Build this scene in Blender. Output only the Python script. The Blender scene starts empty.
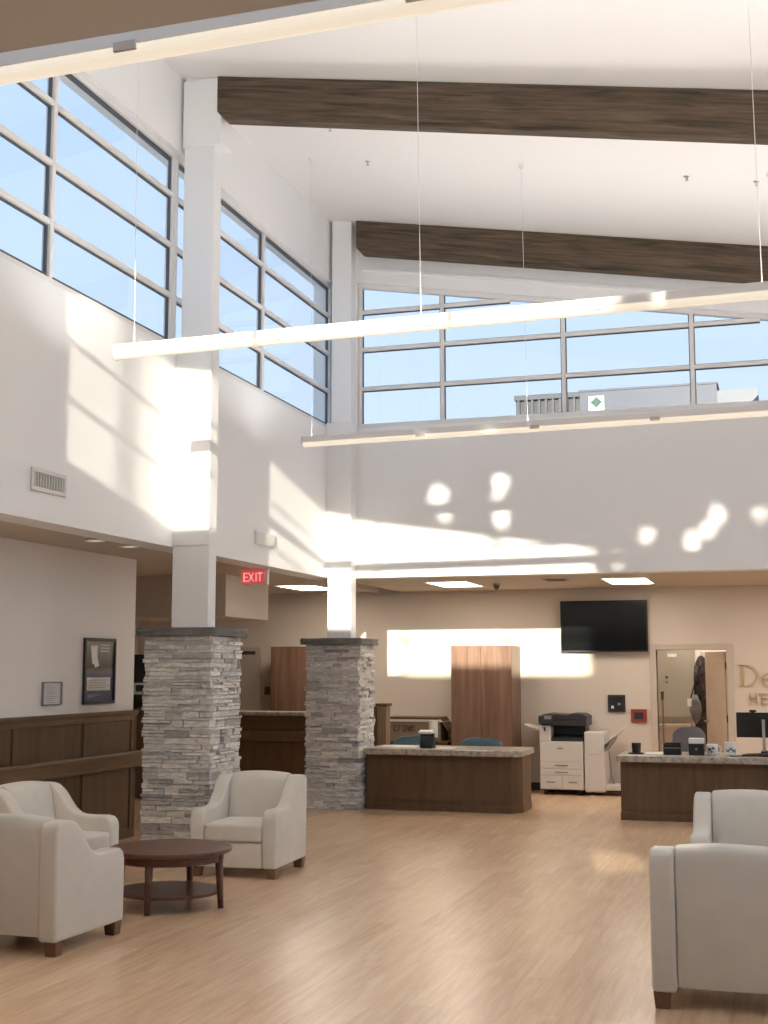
import bpy, bmesh, math, random
from mathutils import Vector, Matrix
random.seed(7)
S = bpy.context.scene
COL = S.collection
PI = math.pi

# ------------------------------------------------------------------ materials
def newmat(name):
    m = bpy.data.materials.new(name); m.use_nodes = True
    nt = m.node_tree
    return m, nt, nt.nodes['Principled BSDF']
def L(nt, a, b): nt.links.new(a, b)
def paint(name, col, rough=.6, bump=.02, bscale=60, metal=0, var=0.0, vscale=2.0, spec=None, coat=0):
    m, nt, b = newmat(name)
    b.inputs['Base Color'].default_value = (*col, 1); b.inputs['Roughness'].default_value = rough
    b.inputs['Metallic'].default_value = metal
    if spec is not None: b.inputs['Specular IOR Level'].default_value = spec
    if coat: b.inputs['Coat Weight'].default_value = coat
    tc = nt.nodes.new('ShaderNodeTexCoord')
    if bump:
        n = nt.nodes.new('ShaderNodeTexNoise'); n.inputs['Scale'].default_value = bscale; n.inputs['Detail'].default_value = 4
        bp = nt.nodes.new('ShaderNodeBump'); bp.inputs['Strength'].default_value = bump
        L(nt, tc.outputs['Object'], n.inputs['Vector']); L(nt, n.outputs['Fac'], bp.inputs['Height']); L(nt, bp.outputs['Normal'], b.inputs['Normal'])
    if var:
        n2 = nt.nodes.new('ShaderNodeTexNoise'); n2.inputs['Scale'].default_value = vscale; n2.inputs['Detail'].default_value = 5
        r = nt.nodes.new('ShaderNodeMapRange'); r.inputs['From Min'].default_value = .3; r.inputs['From Max'].default_value = .7
        r.inputs['To Min'].default_value = 1 - var; r.inputs['To Max'].default_value = 1 + var
        hs = nt.nodes.new('ShaderNodeHueSaturation'); hs.inputs['Color'].default_value = (*col, 1)
        L(nt, tc.outputs['Object'], n2.inputs['Vector']); L(nt, n2.outputs['Fac'], r.inputs['Value'])
        L(nt, r.outputs[0], hs.inputs['Value']); L(nt, hs.outputs['Color'], b.inputs['Base Color'])
    return m
def wood(name, c1, c2, scale=(1, 1, 12), rough=.45, distort=2.0, nscale=3.0, bump=.05, spec=None, rot=0):
    """grain: noise stretched along one axis (small scale value = grain direction)"""
    m, nt, b = newmat(name)
    tc = nt.nodes.new('ShaderNodeTexCoord'); mp = nt.nodes.new('ShaderNodeMapping'); mp.inputs['Scale'].default_value = scale
    n = nt.nodes.new('ShaderNodeTexNoise'); n.inputs['Scale'].default_value = nscale; n.inputs['Detail'].default_value = 8
    n.inputs['Roughness'].default_value = .62; n.inputs['Distortion'].default_value = distort
    cr = nt.nodes.new('ShaderNodeValToRGB')
    cr.color_ramp.elements[0].position = .3; cr.color_ramp.elements[0].color = (*c1, 1)
    cr.color_ramp.elements[1].position = .7; cr.color_ramp.elements[1].color = (*c2, 1)
    bp = nt.nodes.new('ShaderNodeBump'); bp.inputs['Strength'].default_value = bump
    src = tc.outputs['Object']
    if rot:
        m0 = nt.nodes.new('ShaderNodeMapping'); m0.inputs['Rotation'].default_value = (0, rot, 0); L(nt, src, m0.inputs['Vector']); src = m0.outputs['Vector']
    L(nt, src, mp.inputs['Vector']); L(nt, mp.outputs['Vector'], n.inputs['Vector'])
    L(nt, n.outputs['Fac'], cr.inputs['Fac']); L(nt, cr.outputs['Color'], b.inputs['Base Color'])
    L(nt, n.outputs['Fac'], bp.inputs['Height']); L(nt, bp.outputs['Normal'], b.inputs['Normal'])
    b.inputs['Roughness'].default_value = rough
    if spec is not None: b.inputs['Specular IOR Level'].default_value = spec
    return m
def emit(name, col, strength, base=(.9, .9, .88)):
    m, nt, b = newmat(name)
    b.inputs['Base Color'].default_value = (*base, 1); b.inputs['Roughness'].default_value = .5
    b.inputs['Emission Color'].default_value = (*col, 1); b.inputs['Emission Strength'].default_value = strength
    return m
def glassmat():
    m, nt, b = newmat('window_glass'); nt.nodes.remove(b)
    tr = nt.nodes.new('ShaderNodeBsdfTransparent'); tr.inputs['Color'].default_value = (.97, .985, .99, 1)
    gl = nt.nodes.new('ShaderNodeBsdfGlossy'); gl.inputs['Roughness'].default_value = .02
    lw = nt.nodes.new('ShaderNodeLayerWeight'); lw.inputs['Blend'].default_value = .5
    pw = nt.nodes.new('ShaderNodeMath'); pw.operation = 'POWER'; pw.inputs[1].default_value = 5; L(nt, lw.outputs['Facing'], pw.inputs[0])
    fr = nt.nodes.new('ShaderNodeMath'); fr.operation = 'MULTIPLY_ADD'; fr.inputs[1].default_value = .5; fr.inputs[2].default_value = .02; L(nt, pw.outputs[0], fr.inputs[0])
    mx = nt.nodes.new('ShaderNodeMixShader')
    L(nt, fr.outputs[0], mx.inputs[0]); L(nt, tr.outputs[0], mx.inputs[1]); L(nt, gl.outputs[0], mx.inputs[2])
    L(nt, mx.outputs[0], nt.nodes['Material Output'].inputs['Surface'])
    return m
def floormat():
    m, nt, b = newmat('oak_plank_floor')
    tc = nt.nodes.new('ShaderNodeTexCoord')
    sep = nt.nodes.new('ShaderNodeMapping'); sep.inputs['Rotation'].default_value = (0, 0, PI/2)
    br = nt.nodes.new('ShaderNodeTexBrick'); br.inputs['Scale'].default_value = 1
    br.inputs['Brick Width'].default_value = 1.25; br.inputs['Row Height'].default_value = .165
    br.inputs['Mortar Size'].default_value = .0012; br.inputs['Mortar Smooth'].default_value = .2; br.offset = .37; br.inputs['Bias'].default_value = 0
    br.inputs['Color1'].default_value = (.0, .0, .0, 1); br.inputs['Color2'].default_value = (1, 1, 1, 1); br.inputs['Mortar'].default_value = (.35, .35, .35, 1)
    L(nt, tc.outputs['Object'], sep.inputs['Vector']); L(nt, sep.outputs[0], br.inputs['Vector'])
    mp = nt.nodes.new('ShaderNodeMapping'); mp.inputs['Scale'].default_value = (16, 1.1, 1)
    L(nt, tc.outputs['Object'], mp.inputs['Vector'])
    n = nt.nodes.new('ShaderNodeTexNoise'); n.inputs['Scale'].default_value = 1.6; n.inputs['Detail'].default_value = 9; n.inputs['Roughness'].default_value = .65; n.inputs['Distortion'].default_value = .8
    L(nt, mp.outputs[0], n.inputs['Vector'])
    cr = nt.nodes.new('ShaderNodeValToRGB')
    cr.color_ramp.elements[0].position = .28; cr.color_ramp.elements[0].color = (.56, .365, .222, 1)
    cr.color_ramp.elements[1].position = .72; cr.color_ramp.elements[1].color = (.78, .555, .365, 1)
    mx = nt.nodes.new('ShaderNodeMixRGB'); mx.blend_type = 'MIX'; mx.inputs[0].default_value = .16
    L(nt, n.outputs['Fac'], mx.inputs[1]); L(nt, br.outputs['Color'], mx.inputs[2]); L(nt, mx.outputs[0], cr.inputs['Fac'])
    L(nt, cr.outputs['Color'], b.inputs['Base Color'])
    b.inputs['Roughness'].default_value = .27; b.inputs['Specular IOR Level'].default_value = .9
    bp = nt.nodes.new('ShaderNodeBump'); bp.inputs['Strength'].default_value = .015
    L(nt, n.outputs['Fac'], bp.inputs['Height']); L(nt, bp.outputs['Normal'], b.inputs['Normal'])
    return m
def stonemat():
    m, nt, b = newmat('stacked_ledger_stone')
    g = nt.nodes.new('ShaderNodeNewGeometry')
    cr = nt.nodes.new('ShaderNodeValToRGB')
    cols = [(0, (.34, .33, .325)), (.2, (.70, .675, .64)), (.5, (.84, .81, .76)), (.75, (.56, .55, .55)), (1, (.90, .87, .81))]
    els = cr.color_ramp.elements
    els[0].position, els[0].color = 0, (*cols[0][1], 1); els[1].position, els[1].color = 1, (*cols[4][1], 1)
    for p, c in cols[1:4]:
        e = els.new(p); e.color = (*c, 1)
    L(nt, g.outputs['Random Per Island'], cr.inputs['Fac'])
    tc = nt.nodes.new('ShaderNodeTexCoord'); mp = nt.nodes.new('ShaderNodeMapping'); mp.inputs['Scale'].default_value = (6, 6, 22)
    n = nt.nodes.new('ShaderNodeTexNoise'); n.inputs['Scale'].default_value = 2.2; n.inputs['Detail'].default_value = 8; n.inputs['Roughness'].default_value = .7
    L(nt, tc.outputs['Object'], mp.inputs[0]); L(nt, mp.outputs[0], n.inputs['Vector'])
    r = nt.nodes.new('ShaderNodeMapRange'); r.inputs['From Min'].default_value = .3; r.inputs['From Max'].default_value = .7; r.inputs['To Min'].default_value = .6; r.inputs['To Max'].default_value = 1.3
    L(nt, n.outputs['Fac'], r.inputs['Value'])
    hs = nt.nodes.new('ShaderNodeHueSaturation'); L(nt, cr.outputs['Color'], hs.inputs['Color']); L(nt, r.outputs[0], hs.inputs['Value'])
    L(nt, hs.outputs[0], b.inputs['Base Color']); b.inputs['Roughness'].default_value = .85
    bp = nt.nodes.new('ShaderNodeBump'); bp.inputs['Strength'].default_value = .5; bp.inputs['Distance'].default_value = .02
    L(nt, n.outputs['Fac'], bp.inputs['Height']); L(nt, bp.outputs['Normal'], b.inputs['Normal'])
    return m
def granitemat():
    m, nt, b = newmat('speckled_laminate_countertop')
    tc = nt.nodes.new('ShaderNodeTexCoord')
    n = nt.nodes.new('ShaderNodeTexNoise'); n.inputs['Scale'].default_value = 14; n.inputs['Detail'].default_value = 10; n.inputs['Roughness'].default_value = .75
    L(nt, tc.outputs['Object'], n.inputs['Vector'])
    cr = nt.nodes.new('ShaderNodeValToRGB'); els = cr.color_ramp.elements
    els[0].position, els[0].color = .36, (.16, .135, .11, 1); els[1].position, els[1].color = .62, (.52, .48, .42, 1)
    e = els.new(.48); e.color = (.36, .325, .275, 1)
    L(nt, n.outputs['Fac'], cr.inputs['Fac']); L(nt, cr.outputs[0], b.inputs['Base Color']); b.inputs['Roughness'].default_value = .3
    return m
def fabricmat(name, c, var=.045):
    m, nt, b = newmat(name)
    tc = nt.nodes.new('ShaderNodeTexCoord')
    n = nt.nodes.new('ShaderNodeTexNoise'); n.inputs['Scale'].default_value = 240; n.inputs['Detail'].default_value = 3
    n2 = nt.nodes.new('ShaderNodeTexNoise'); n2.inputs['Scale'].default_value = 7; n2.inputs['Detail'].default_value = 4
    L(nt, tc.outputs['Object'], n.inputs['Vector']); L(nt, tc.outputs['Object'], n2.inputs['Vector'])
    ad = nt.nodes.new('ShaderNodeMath'); ad.operation = 'ADD'; L(nt, n.outputs['Fac'], ad.inputs[0]); L(nt, n2.outputs['Fac'], ad.inputs[1])
    r = nt.nodes.new('ShaderNodeMapRange'); r.inputs['From Min'].default_value = .7; r.inputs['From Max'].default_value = 1.3; r.inputs['To Min'].default_value = 1-var; r.inputs['To Max'].default_value = 1+var
    hs = nt.nodes.new('ShaderNodeHueSaturation'); hs.inputs['Color'].default_value = (*c, 1)
    L(nt, ad.outputs[0], r.inputs['Value']); L(nt, r.outputs[0], hs.inputs['Value']); L(nt, hs.outputs[0], b.inputs['Base Color'])
    bp = nt.nodes.new('ShaderNodeBump'); bp.inputs['Strength'].default_value = .18; bp.inputs['Distance'].default_value = .004
    L(nt, n.outputs['Fac'], bp.inputs['Height']); L(nt, bp.outputs['Normal'], b.inputs['Normal'])
    b.inputs['Roughness'].default_value = .95; b.inputs['Specular IOR Level'].default_value = .15
    b.inputs['Sheen Weight'].default_value = .25
    return m
M = {}
M['white'] = paint('warm_white_wall_paint', (.865, .868, .875), .62, .015, 90)
M['ceil'] = paint('ceiling_white_paint', (.86, .845, .825), .7, .015, 90)
M['beige'] = paint('beige_wall_paint', (.68, .605, .52), .6, .015, 90)
M['greige'] = paint('greige_wall_paint', (.80, .755, .705), .6, .015, 90)
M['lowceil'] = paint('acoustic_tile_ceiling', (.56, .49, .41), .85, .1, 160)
M['floor'] = floormat()
M['stone'] = stonemat()
M['cap'] = paint('dark_slate_capstone', (.175, .168, .155), .7, .5, 30, var=.25, vscale=9)
M['beam'] = wood('weathered_dark_beam_wood', (.034, .024, .016), (.165, .118, .078), (.55, 6, 9), .7, .5, 2.4, .25, spec=.3, rot=-math.atan(.168))
M['frame'] = paint('anodised_window_frame', (.78, .77, .76), .4, 0, metal=.0)
M['gasket'] = paint('dark_window_gasket', (.09, .095, .11), .5, 0)
M['glass'] = glassmat()
M['fabric'] = fabricmat('oatmeal_grey_upholstery', (.665, .625, .56))
M['darkleg'] = wood('dark_walnut_leg', (.12, .058, .028), (.20, .10, .05), (8, 8, 1), .4)
M['tablewood'] = wood('mahogany_table_wood', (.085, .032, .020), (.155, .062, .038), (1.2, 9, 9), .32)
M['panel'] = wood('brown_panel_wood', (.090, .050, .023), (.142, .083, .041), (7, 7, .7), .45, .6, 2.0, .03)
M['panelh'] = wood('brown_rail_wood', (.11, .064, .031), (.175, .105, .055), (7, .6, 7), .42, .6, 2.0, .03)
M['cabinet'] = wood('brown_cabinet_laminate', (.115, .058, .035), (.255, .148, .10), (9, 9, .45), .4, .5, 1.6, .02)
M['postwood'] = wood('light_brown_post_wood', (.22, .145, .09), (.32, .22, .145), (7, 7, .7), .5)
M['counter'] = granitemat()
M['black'] = paint('black_plastic', (.012, .012, .013), .4, 0)
M['screen'] = paint('black_glossy_screen', (.006, .007, .008), .12, 0)
M['dgrey'] = paint('dark_grey_plastic', (.028, .030, .033), .45, 0)
M['mgrey'] = paint('mid_grey_plastic', (.25, .25, .26), .5, 0)
M['offwhite'] = paint('off_white_plastic', (.66, .635, .60), .45, .01)
M['whitep'] = paint('white_plastic', (.80, .79, .77), .4, 0)
M['paper'] = paint('white_paper', (.86, .85, .82), .8, 0)
M['housing'] = paint('powder_coated_light_housing', (.78, .76, .74), .45, 0)
M['clip'] = paint('grey_joint_sleeve', (.55, .50, .46), .5, 0)
M['cable'] = paint('white_cable', (.80, .78, .74), .5, 0)
M['up'] = emit('pendant_uplight', (1, .98, .96), 31)
M['lens'] = emit('pendant_lens', (1, .88, .70), .48, (.55, .50, .43))
M['troffer'] = emit('troffer_diffuser', (1, .87, .73), 10)
M['down'] = emit('downlight_lens', (1, .80, .60), .4)
M['metal'] = paint('brushed_metal', (.55, .54, .52), .35, 0, metal=1)
M['dmetal'] = paint('dark_metal', (.10, .09, .08), .4, 0, metal=.6)
M['gold'] = paint('brushed_gold_lettering', (.56, .43, .235), .4, 0, metal=.2)
M['teal'] = fabricmat('teal_blue_upholstery', (.20, .31, .37))
M['gchair'] = fabricmat('grey_mesh_upholstery', (.30, .305, .33))
M['red'] = paint('red_plastic', (.33, .045, .035), .45, 0)
M['exitred'] = emit('exit_red_panel', (.9, .10, .12), .30, (.60, .13, .14))
M['exitlet'] = emit('exit_letters', (1, .45, .42), .5, (.8, .4, .4))
M['doorp'] = paint('beige_painted_door', (.52, .45, .375), .5, 0)
M['doorleaf'] = paint('pale_tan_door_leaf', (.60, .49, .385), .5, 0, var=.05, vscale=3)
M['trimp'] = paint('taupe_door_trim', (.56, .48, .40), .5, 0)
M['steel'] = paint('grey_green_panel_enamel', (.40, .375, .315), .4, 0)
M['cardboard'] = paint('brown_cardboard', (.24, .17, .115), .85, .05, 40, var=.06)
M['ink'] = paint('dark_print_ink', (.11, .075, .05), .8, 0)
M['grille'] = paint('white_grille_enamel', (.72, .70, .68), .5, 0)
M['leaf'] = paint('green_leaf', (.05, .10, .025), .6, 0)
M['bark'] = paint('brown_bark', (.10, .07, .045), .9, .4, 12)
M['coat'] = paint('dark_patterned_cloth', (.055, .042, .04), .9, .3, 30, var=.9, vscale=14)
M['coatg'] = paint('grey_cloth', (.17, .17, .165), .9, .2, 30, var=.3, vscale=8)
M['roofmetal'] = paint('blue_grey_metal_cladding', (.055, .068, .105), .5, 0, var=.06, vscale=.8)
M['roofslat'] = paint('blue_grey_louvre_metal', (.038, .046, .066), .5, 0)
M['roofpale'] = paint('pale_blue_metal_cladding', (.13, .145, .18), .5, 0)
M['roofdark'] = paint('dark_louvre_metal', (.022, .026, .034), .5, 0)
M['roofing'] = paint('grey_roof_membrane', (.42, .40, .38), .9, .05)
M['concrete'] = paint('pale_paving', (.45, .42, .38), .9, .1, 20)
M['green'] = paint('dark_green_ink', (.02, .09, .07), .6, 0)

def postermat():
    m, nt, b = newmat('poster_print')
    tc = nt.nodes.new('ShaderNodeTexCoord'); sp = nt.nodes.new('ShaderNodeSeparateXYZ'); L(nt, tc.outputs['Generated'], sp.inputs[0])
    n = nt.nodes.new('ShaderNodeTexNoise'); n.inputs['Scale'].default_value = 5; n.inputs['Detail'].default_value = 6
    L(nt, tc.outputs['Generated'], n.inputs['Vector'])
    z = nt.nodes.new('ShaderNodeMath'); z.operation = 'MULTIPLY_ADD'; L(nt, n.outputs['Fac'], z.inputs[0]); z.inputs[1].default_value = .10; L(nt, sp.outputs['Z'], z.inputs[2])
    cr = nt.nodes.new('ShaderNodeValToRGB'); cr.color_ramp.interpolation = 'LINEAR'; els = cr.color_ramp.elements
    els[0].position, els[0].color = 0, (.02, .035, .10, 1); els[1].position, els[1].color = 1.0, (.33, .29, .25, 1)
    for p, c in [(.30, (.05, .07, .17)), (.47, (.07, .085, .20)), (.53, (.16, .13, .13)), (.62, (.055, .05, .05)), (.78, (.12, .105, .09)), (.92, (.20, .18, .16))]:
        e = els.new(p); e.color = (*c, 1)
    L(nt, z.outputs[0], cr.inputs['Fac']); L(nt, cr.outputs[0], b.inputs['Base Color']); b.inputs['Roughness'].default_value = .25
    return m
M['poster'] = postermat()

# ------------------------------------------------------------------ geometry helpers
def BM(): return bmesh.new()
def box(bm, x0, x1, y0, y1, z0, z1, mtx=None):
    vs = [bm.verts.new(Vector(p)) for p in ((x0,y0,z0),(x1,y0,z0),(x1,y1,z0),(x0,y1,z0),(x0,y0,z1),(x1,y0,z1),(x1,y1,z1),(x0,y1,z1))]
    for f in ((3,2,1,0),(4,5,6,7),(0,1,5,4),(1,2,6,5),(2,3,7,6),(3,0,4,7)): bm.faces.new([vs[i] for i in f])
    if mtx: bmesh.ops.transform(bm, matrix=mtx, verts=vs)
    return vs
def prism(bm, poly, axis, a0, a1):
    """poly: 2-D points; axis 'x': (y,z) extruded along x; 'y': (x,z); 'z': (x,y)"""
    def P(p, a):
        if axis == 'x': return (a, p[0], p[1])
        if axis == 'y': return (p[0], a, p[1])
        return (p[0], p[1], a)
    A = [bm.verts.new(P(p, a0)) for p in poly]; B = [bm.verts.new(P(p, a1)) for p in poly]
    n = len(poly)
    bm.faces.new(A); bm.faces.new(B[::-1])
    for i in range(n): bm.faces.new((A[i], B[i], B[(i+1) % n], A[(i+1) % n]))
    return A + B
def frust(bm, p0, p1, r0, r1, n=16, cap=True):
    p0, p1 = Vector(p0), Vector(p1); d = (p1-p0).normalized()
    u = d.orthogonal().normalized(); v = d.cross(u)
    A = [bm.verts.new(p0 + r0*(math.cos(2*PI*i/n)*u + math.sin(2*PI*i/n)*v)) for i in range(n)]
    B = [bm.verts.new(p1 + r1*(math.cos(2*PI*i/n)*u + math.sin(2*PI*i/n)*v)) for i in range(n)]
    for i in range(n): bm.faces.new((A[i], A[(i+1) % n], B[(i+1) % n], B[i]))
    if cap: bm.faces.new(A[::-1]); bm.faces.new(B)
    return A + B
def lathe(bm, prof, c=(0,0,0), n=32, sx=1, sy=1):
    rings = []
    for r, z in prof:
        rings.append([bm.verts.new((c[0]+sx*r*math.cos(2*PI*i/n), c[1]+sy*r*math.sin(2*PI*i/n), c[2]+z)) for i in range(n)])
    for a, b in zip(rings, rings[1:]):
        for i in range(n): bm.faces.new((a[i], a[(i+1) % n], b[(i+1) % n], b[i]))
    bm.faces.new(rings[0][::-1]); bm.faces.new(rings[-1])
def tube(bm, pts, r, n=8):
    pts = [Vector(p) for p in pts]; rings = []
    for i, p in enumerate(pts):
        d = ((pts[min(i+1, len(pts)-1)] - pts[max(i-1, 0)])).normalized()
        ref = Vector((0, 0, 1)) if abs(d.z) < .9 else Vector((1, 0, 0))
        u = d.cross(ref).normalized(); v = d.cross(u)
        rings.append([bm.verts.new(p + r*(math.cos(2*PI*k/n)*u + math.sin(2*PI*k/n)*v)) for k in range(n)])
    for a, b in zip(rings, rings[1:]):
        for k in range(n): bm.faces.new((a[k], a[(k+1) % n], b[(k+1) % n], b[k]))
    bm.faces.new(rings[0][::-1]); bm.faces.new(rings[-1])

ROOT_INV = {}
def obj(name, bm, mat, parent=None, bevel=0, seg=2, smooth=False, world=True, subsurf=0):
    """one mesh object; when parented, world-built geometry is moved into the thing's frame"""
    bmesh.ops.recalc_face_normals(bm, faces=bm.faces[:])
    if parent is not None and world and parent.name in ROOT_INV:
        bmesh.ops.transform(bm, matrix=ROOT_INV[parent.name], verts=bm.verts[:])
    me = bpy.data.meshes.new(name); bm.to_mesh(me); bm.free()
    o = bpy.data.objects.new(name, me); COL.objects.link(o)
    me.materials.append(M[mat])
    if parent is not None:
        o.parent = parent
        if parent.name in ROOT_INV: ROOT_INV[o.name] = ROOT_INV[parent.name]
    if bevel:
        b = o.modifiers.new('bevel', 'BEVEL'); b.width = bevel; b.segments = seg; b.limit_method = 'ANGLE'; b.angle_limit = math.radians(35); b.harden_normals = False
    if subsurf:
        s = o.modifiers.new('sub', 'SUBSURF'); s.levels = s.render_levels = subsurf
    if smooth:
        for p in me.polygons: p.use_smooth = True
    return o
def thing(name, label, cat, loc=(0, 0, 0), rz=0, group=None, kind=None):
    o = bpy.data.objects.new(name, None); COL.objects.link(o)
    o.location = loc; o.rotation_euler = (0, 0, rz)
    if label: o['label'] = label
    if cat: o['category'] = cat
    if group: o['group'] = group
    if kind: o['kind'] = kind
    ROOT_INV[o.name] = (Matrix.Translation(loc) @ Matrix.Rotation(rz, 4, 'Z')).inverted()
    return o
def solo(name, bm, mat, label, cat, group=None, **k):
    lo = [min(v.co[i] for v in bm.verts) for i in range(3)]; hi = [max(v.co[i] for v in bm.verts) for i in range(3)]
    c = Vector(((lo[0]+hi[0])/2, (lo[1]+hi[1])/2, lo[2]))
    bmesh.ops.translate(bm, vec=-c, verts=bm.verts[:])
    o = obj(name, bm, mat, **k); o.location = c
    o['label'] = label; o['category'] = cat
    if group: o['group'] = group
    return o
def struct(name, bm, mat, **k):
    o = obj(name, bm, mat, **k); o['kind'] = 'structure'; return o
def B1(*a):
    bm = BM(); box(bm, *a); return bm

# ------------------------------------------------------------------ dimensions (metres; camera stands at x=0 y=0)
XW = -5.62          # upper left wall face
YB = 15.70          # upper back wall face
ZC = 2.92           # low ceilings
ZS = 4.92           # clerestory sill
def zr(x): return 7.64 - .168*(x + 5.3)      # underside of the sloped roof
def zh(x): return 6.83 - .166*(x + 5.27)     # head of the back clerestory
XR = 6.0

# ------------------------------------------------------------------ shell
struct('floor', B1(-10.2, 6.3, -2.2, 21.2, -.12, 0), 'floor')
bm = BM(); prism(bm, [(-5.95, zr(-5.95)), (6.3, zr(6.3)), (6.3, zr(6.3)+.3), (-5.95, zr(-5.95)+.3)], 'y', 1.7, 16.0)
struct('ceiling', bm, 'ceil')
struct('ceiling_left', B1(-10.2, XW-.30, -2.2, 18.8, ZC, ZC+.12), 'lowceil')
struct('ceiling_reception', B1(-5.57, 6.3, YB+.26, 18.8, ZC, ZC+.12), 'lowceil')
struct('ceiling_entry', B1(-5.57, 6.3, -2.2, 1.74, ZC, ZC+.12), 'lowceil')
# upper left wall
bm = BM()
box(bm, XW-.30, XW, 1.72, 15.96, ZC, ZS-.04)
box(bm, XW-.30, XW, 1.72, 15.96, 6.90, zr(XW-.3)+.02)
box(bm, XW-.30, XW, 1.72, 2.5, ZS-.04, 6.90)
box(bm, XW-.30, XW, 15.80, 15.96, ZS-.04, 6.90)
struct('wall_left', bm, 'white')
# upper back wall
bm = BM()
box(bm, XW, XR, YB, YB+.26, ZC, ZS-.04)
prism(bm, [(XW, zh(XW)+.03), (XR, zh(XR)+.03), (XR, zr(XR)+.02), (XW, zr(XW)+.02)], 'y', YB, YB+.26)
box(bm, XW, -5.27, YB, YB+.26, ZS-.04, zh(-5.27)+.05)
box(bm, 5.3, XR, YB, YB+.26, ZS-.04, zh(5.3)+.05)
struct('wall_back', bm, 'white')
bm = BM(); prism(bm, [(-5.2, zh(-5.2)+.20), (XR, zh(XR)+.20), (XR, zh(XR)+.24), (-5.2, zh(-5.2)+.24)], 'y', YB-.025, YB)
struct('trim_1', bm, 'white')
# front clerestory wall over the entry soffit (behind / above the viewpoint)
def zf(x): return 6.36 - .145*(x + 3.5)
bm = BM()
box(bm, XW, XR, 1.74, 2.0, ZC, 4.77)
box(bm, XW, -5.2, 1.74, 2.0, 4.77, zf(-5.2)+.04)
box(bm, 3.7, XR, 1.74, 2.0, 4.77, zf(3.7)+.02)
def strip(x0, x1, f0, f1): prism(bm, [(x0, f0(x0)), (x1, f0(x1)), (x1, f1(x1)), (x0, f1(x0))], 'y', 1.74, 2.0)
up = lambda x: zr(x)+.02
strip(XW, -2.35, lambda x: zf(x)+.0, up); strip(3.3, XR, lambda x: zf(x)+.0, up)
strip(-2.35, 3.3, lambda x: zf(x)+.02, lambda x: zf(x)+.06); strip(-2.35, 3.3, lambda x: zr(x)-.12, up)
struct('wall_front', bm, 'white')
# right wall
bm = BM()
box(bm, XR, XR+.26, -2.2, 21.2, 0, .15)
box(bm, XR, XR+.26, 1.72, 18.8, 5.45, zr(XR)+.02); box(bm, XR, XR+.26, -2.2, 2.6, .15, 5.45); box(bm, XR, XR+.26, 15.3, 21.2, .15, 5.45)
struct('wall_right', bm, 'white')
# rear reception wall with the door opening
DX0, DX1, DZ = -1.77, -.80, 2.02
bm = BM()
box(bm, -10.2, DX0, 18.8, 18.95, 0, ZC+.12); box(bm, DX1, 6.3, 18.8, 18.95, 0, ZC+.12); box(bm, DX0, DX1, 18.8, 18.95, DZ, ZC+.12)
struct('wall_rear', bm, 'beige')
# little room behind the door
bm = BM(); box(bm, -3.0, .6, 20.9, 21.05, 0, ZC); struct('wall_storeroom', bm, 'greige')
bm = BM(); box(bm, -3.05, -2.9, 18.95, 20.9, 0, ZC); struct('wall_storeroom_left', bm, 'greige')
bm = BM(); box(bm, .5, .65, 18.95, 20.9, 0, ZC); struct('wall_storeroom_right', bm, 'greige')
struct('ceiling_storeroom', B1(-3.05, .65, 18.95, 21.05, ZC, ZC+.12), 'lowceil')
# low left wall + corridor walls
struct('wall_corridor', B1(-6.83, -6.65, -2.2, 12.36, 0, ZC), 'greige')
struct('wall_side', B1(-10.2, -10.05, -2.2, 18.8, 0, ZC), 'beige')
bm = BM(); box(bm, -10.05, -6.62, 14.62, 16.0, 2.40, ZC); struct('wall_header', bm, 'beige')
# entry front wall, narrow transom added to throw a floor sun spot
bm = BM()
box(bm, -10.2, .68, -2.35, -2.2, 0, ZC+.12); box(bm, 1.14, 6.3, -2.35, -2.2, 0, ZC+.12); box(bm, .68, 1.14, -2.35, -2.2, 0, 2.58); box(bm, .68, 1.14, -2.35, -2.2, 2.84, ZC+.12)
struct('wall_entry', bm, 'panel')  # dark wood on this unseen wall chosen to dim the right armchair's back
# lobby side piece that closes the entry under the left bulkhead is open on purpose: the corridor runs through
struct('baseboard_rear', B1(-4.0, DX0-.09, 18.785, 18.8, 0, .11), 'dgrey')
struct('roof_reception', B1(-10.2, 7, 15.96, 36, 3.6, 4.2), 'roofing')
struct('ground', B1(-60, 60, -60, 80, -.5, -.3), 'concrete')

# ------------------------------------------------------------------ windows
def window(name, frame_boxes, glass_boxes, extra=None, gasket=None):
    t = thing(name, None, None, kind='structure')
    bm = BM()
    for b in frame_boxes: box(bm, *b)
    if extra: extra(bm)
    obj('frame', bm, 'frame', t, bevel=.006, seg=1)
    bm = BM()
    for b in glass_boxes: box(bm, *b)
    obj('glass', bm, 'glass', t)
    if gasket:
        bm = BM()
        for b in gasket: box(bm, *b)
        obj('gasket', bm, 'gasket', t)
    return t
GX = -5.71
BARS = (5.42, 5.93, 6.45)
def left_window(name, y0, y1, mull):
    fr, gk = [], []
    fx0, fx1 = GX-.04, GX+.045
    fr += [(fx0, fx1, y0, y1, ZS-.04, ZS+.03), (fx0, fx1, y0, y1, 6.84, 6.90)]
    ys = [y0+.03] + list(mull) + [y1-.03]
    for y in ys: fr.append((fx0, fx1, y-.027, y+.027, ZS+.03, 6.84))
    for z in BARS:
        for a, b in zip(ys, ys[1:]): fr.append((fx0+.003, fx1-.003, a+.027, b-.027, z-.026, z+.026))
    # dark gaskets behind every member
    for z in (ZS+.03,)+BARS+(6.84,): gk.append((GX-.012, GX+.014, y0+.06, y1-.06, z-.038 if z > 5 else z, z+.032 if z < 6.7 else z))
    for y in ys: gk.append((GX-.013, GX+.015, y-.042, y+.040, ZS+.04, 6.83))
    return window(name, fr, [(GX-.004, GX+.004, y0, y1, ZS, 6.86)], gasket=gk)
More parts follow.
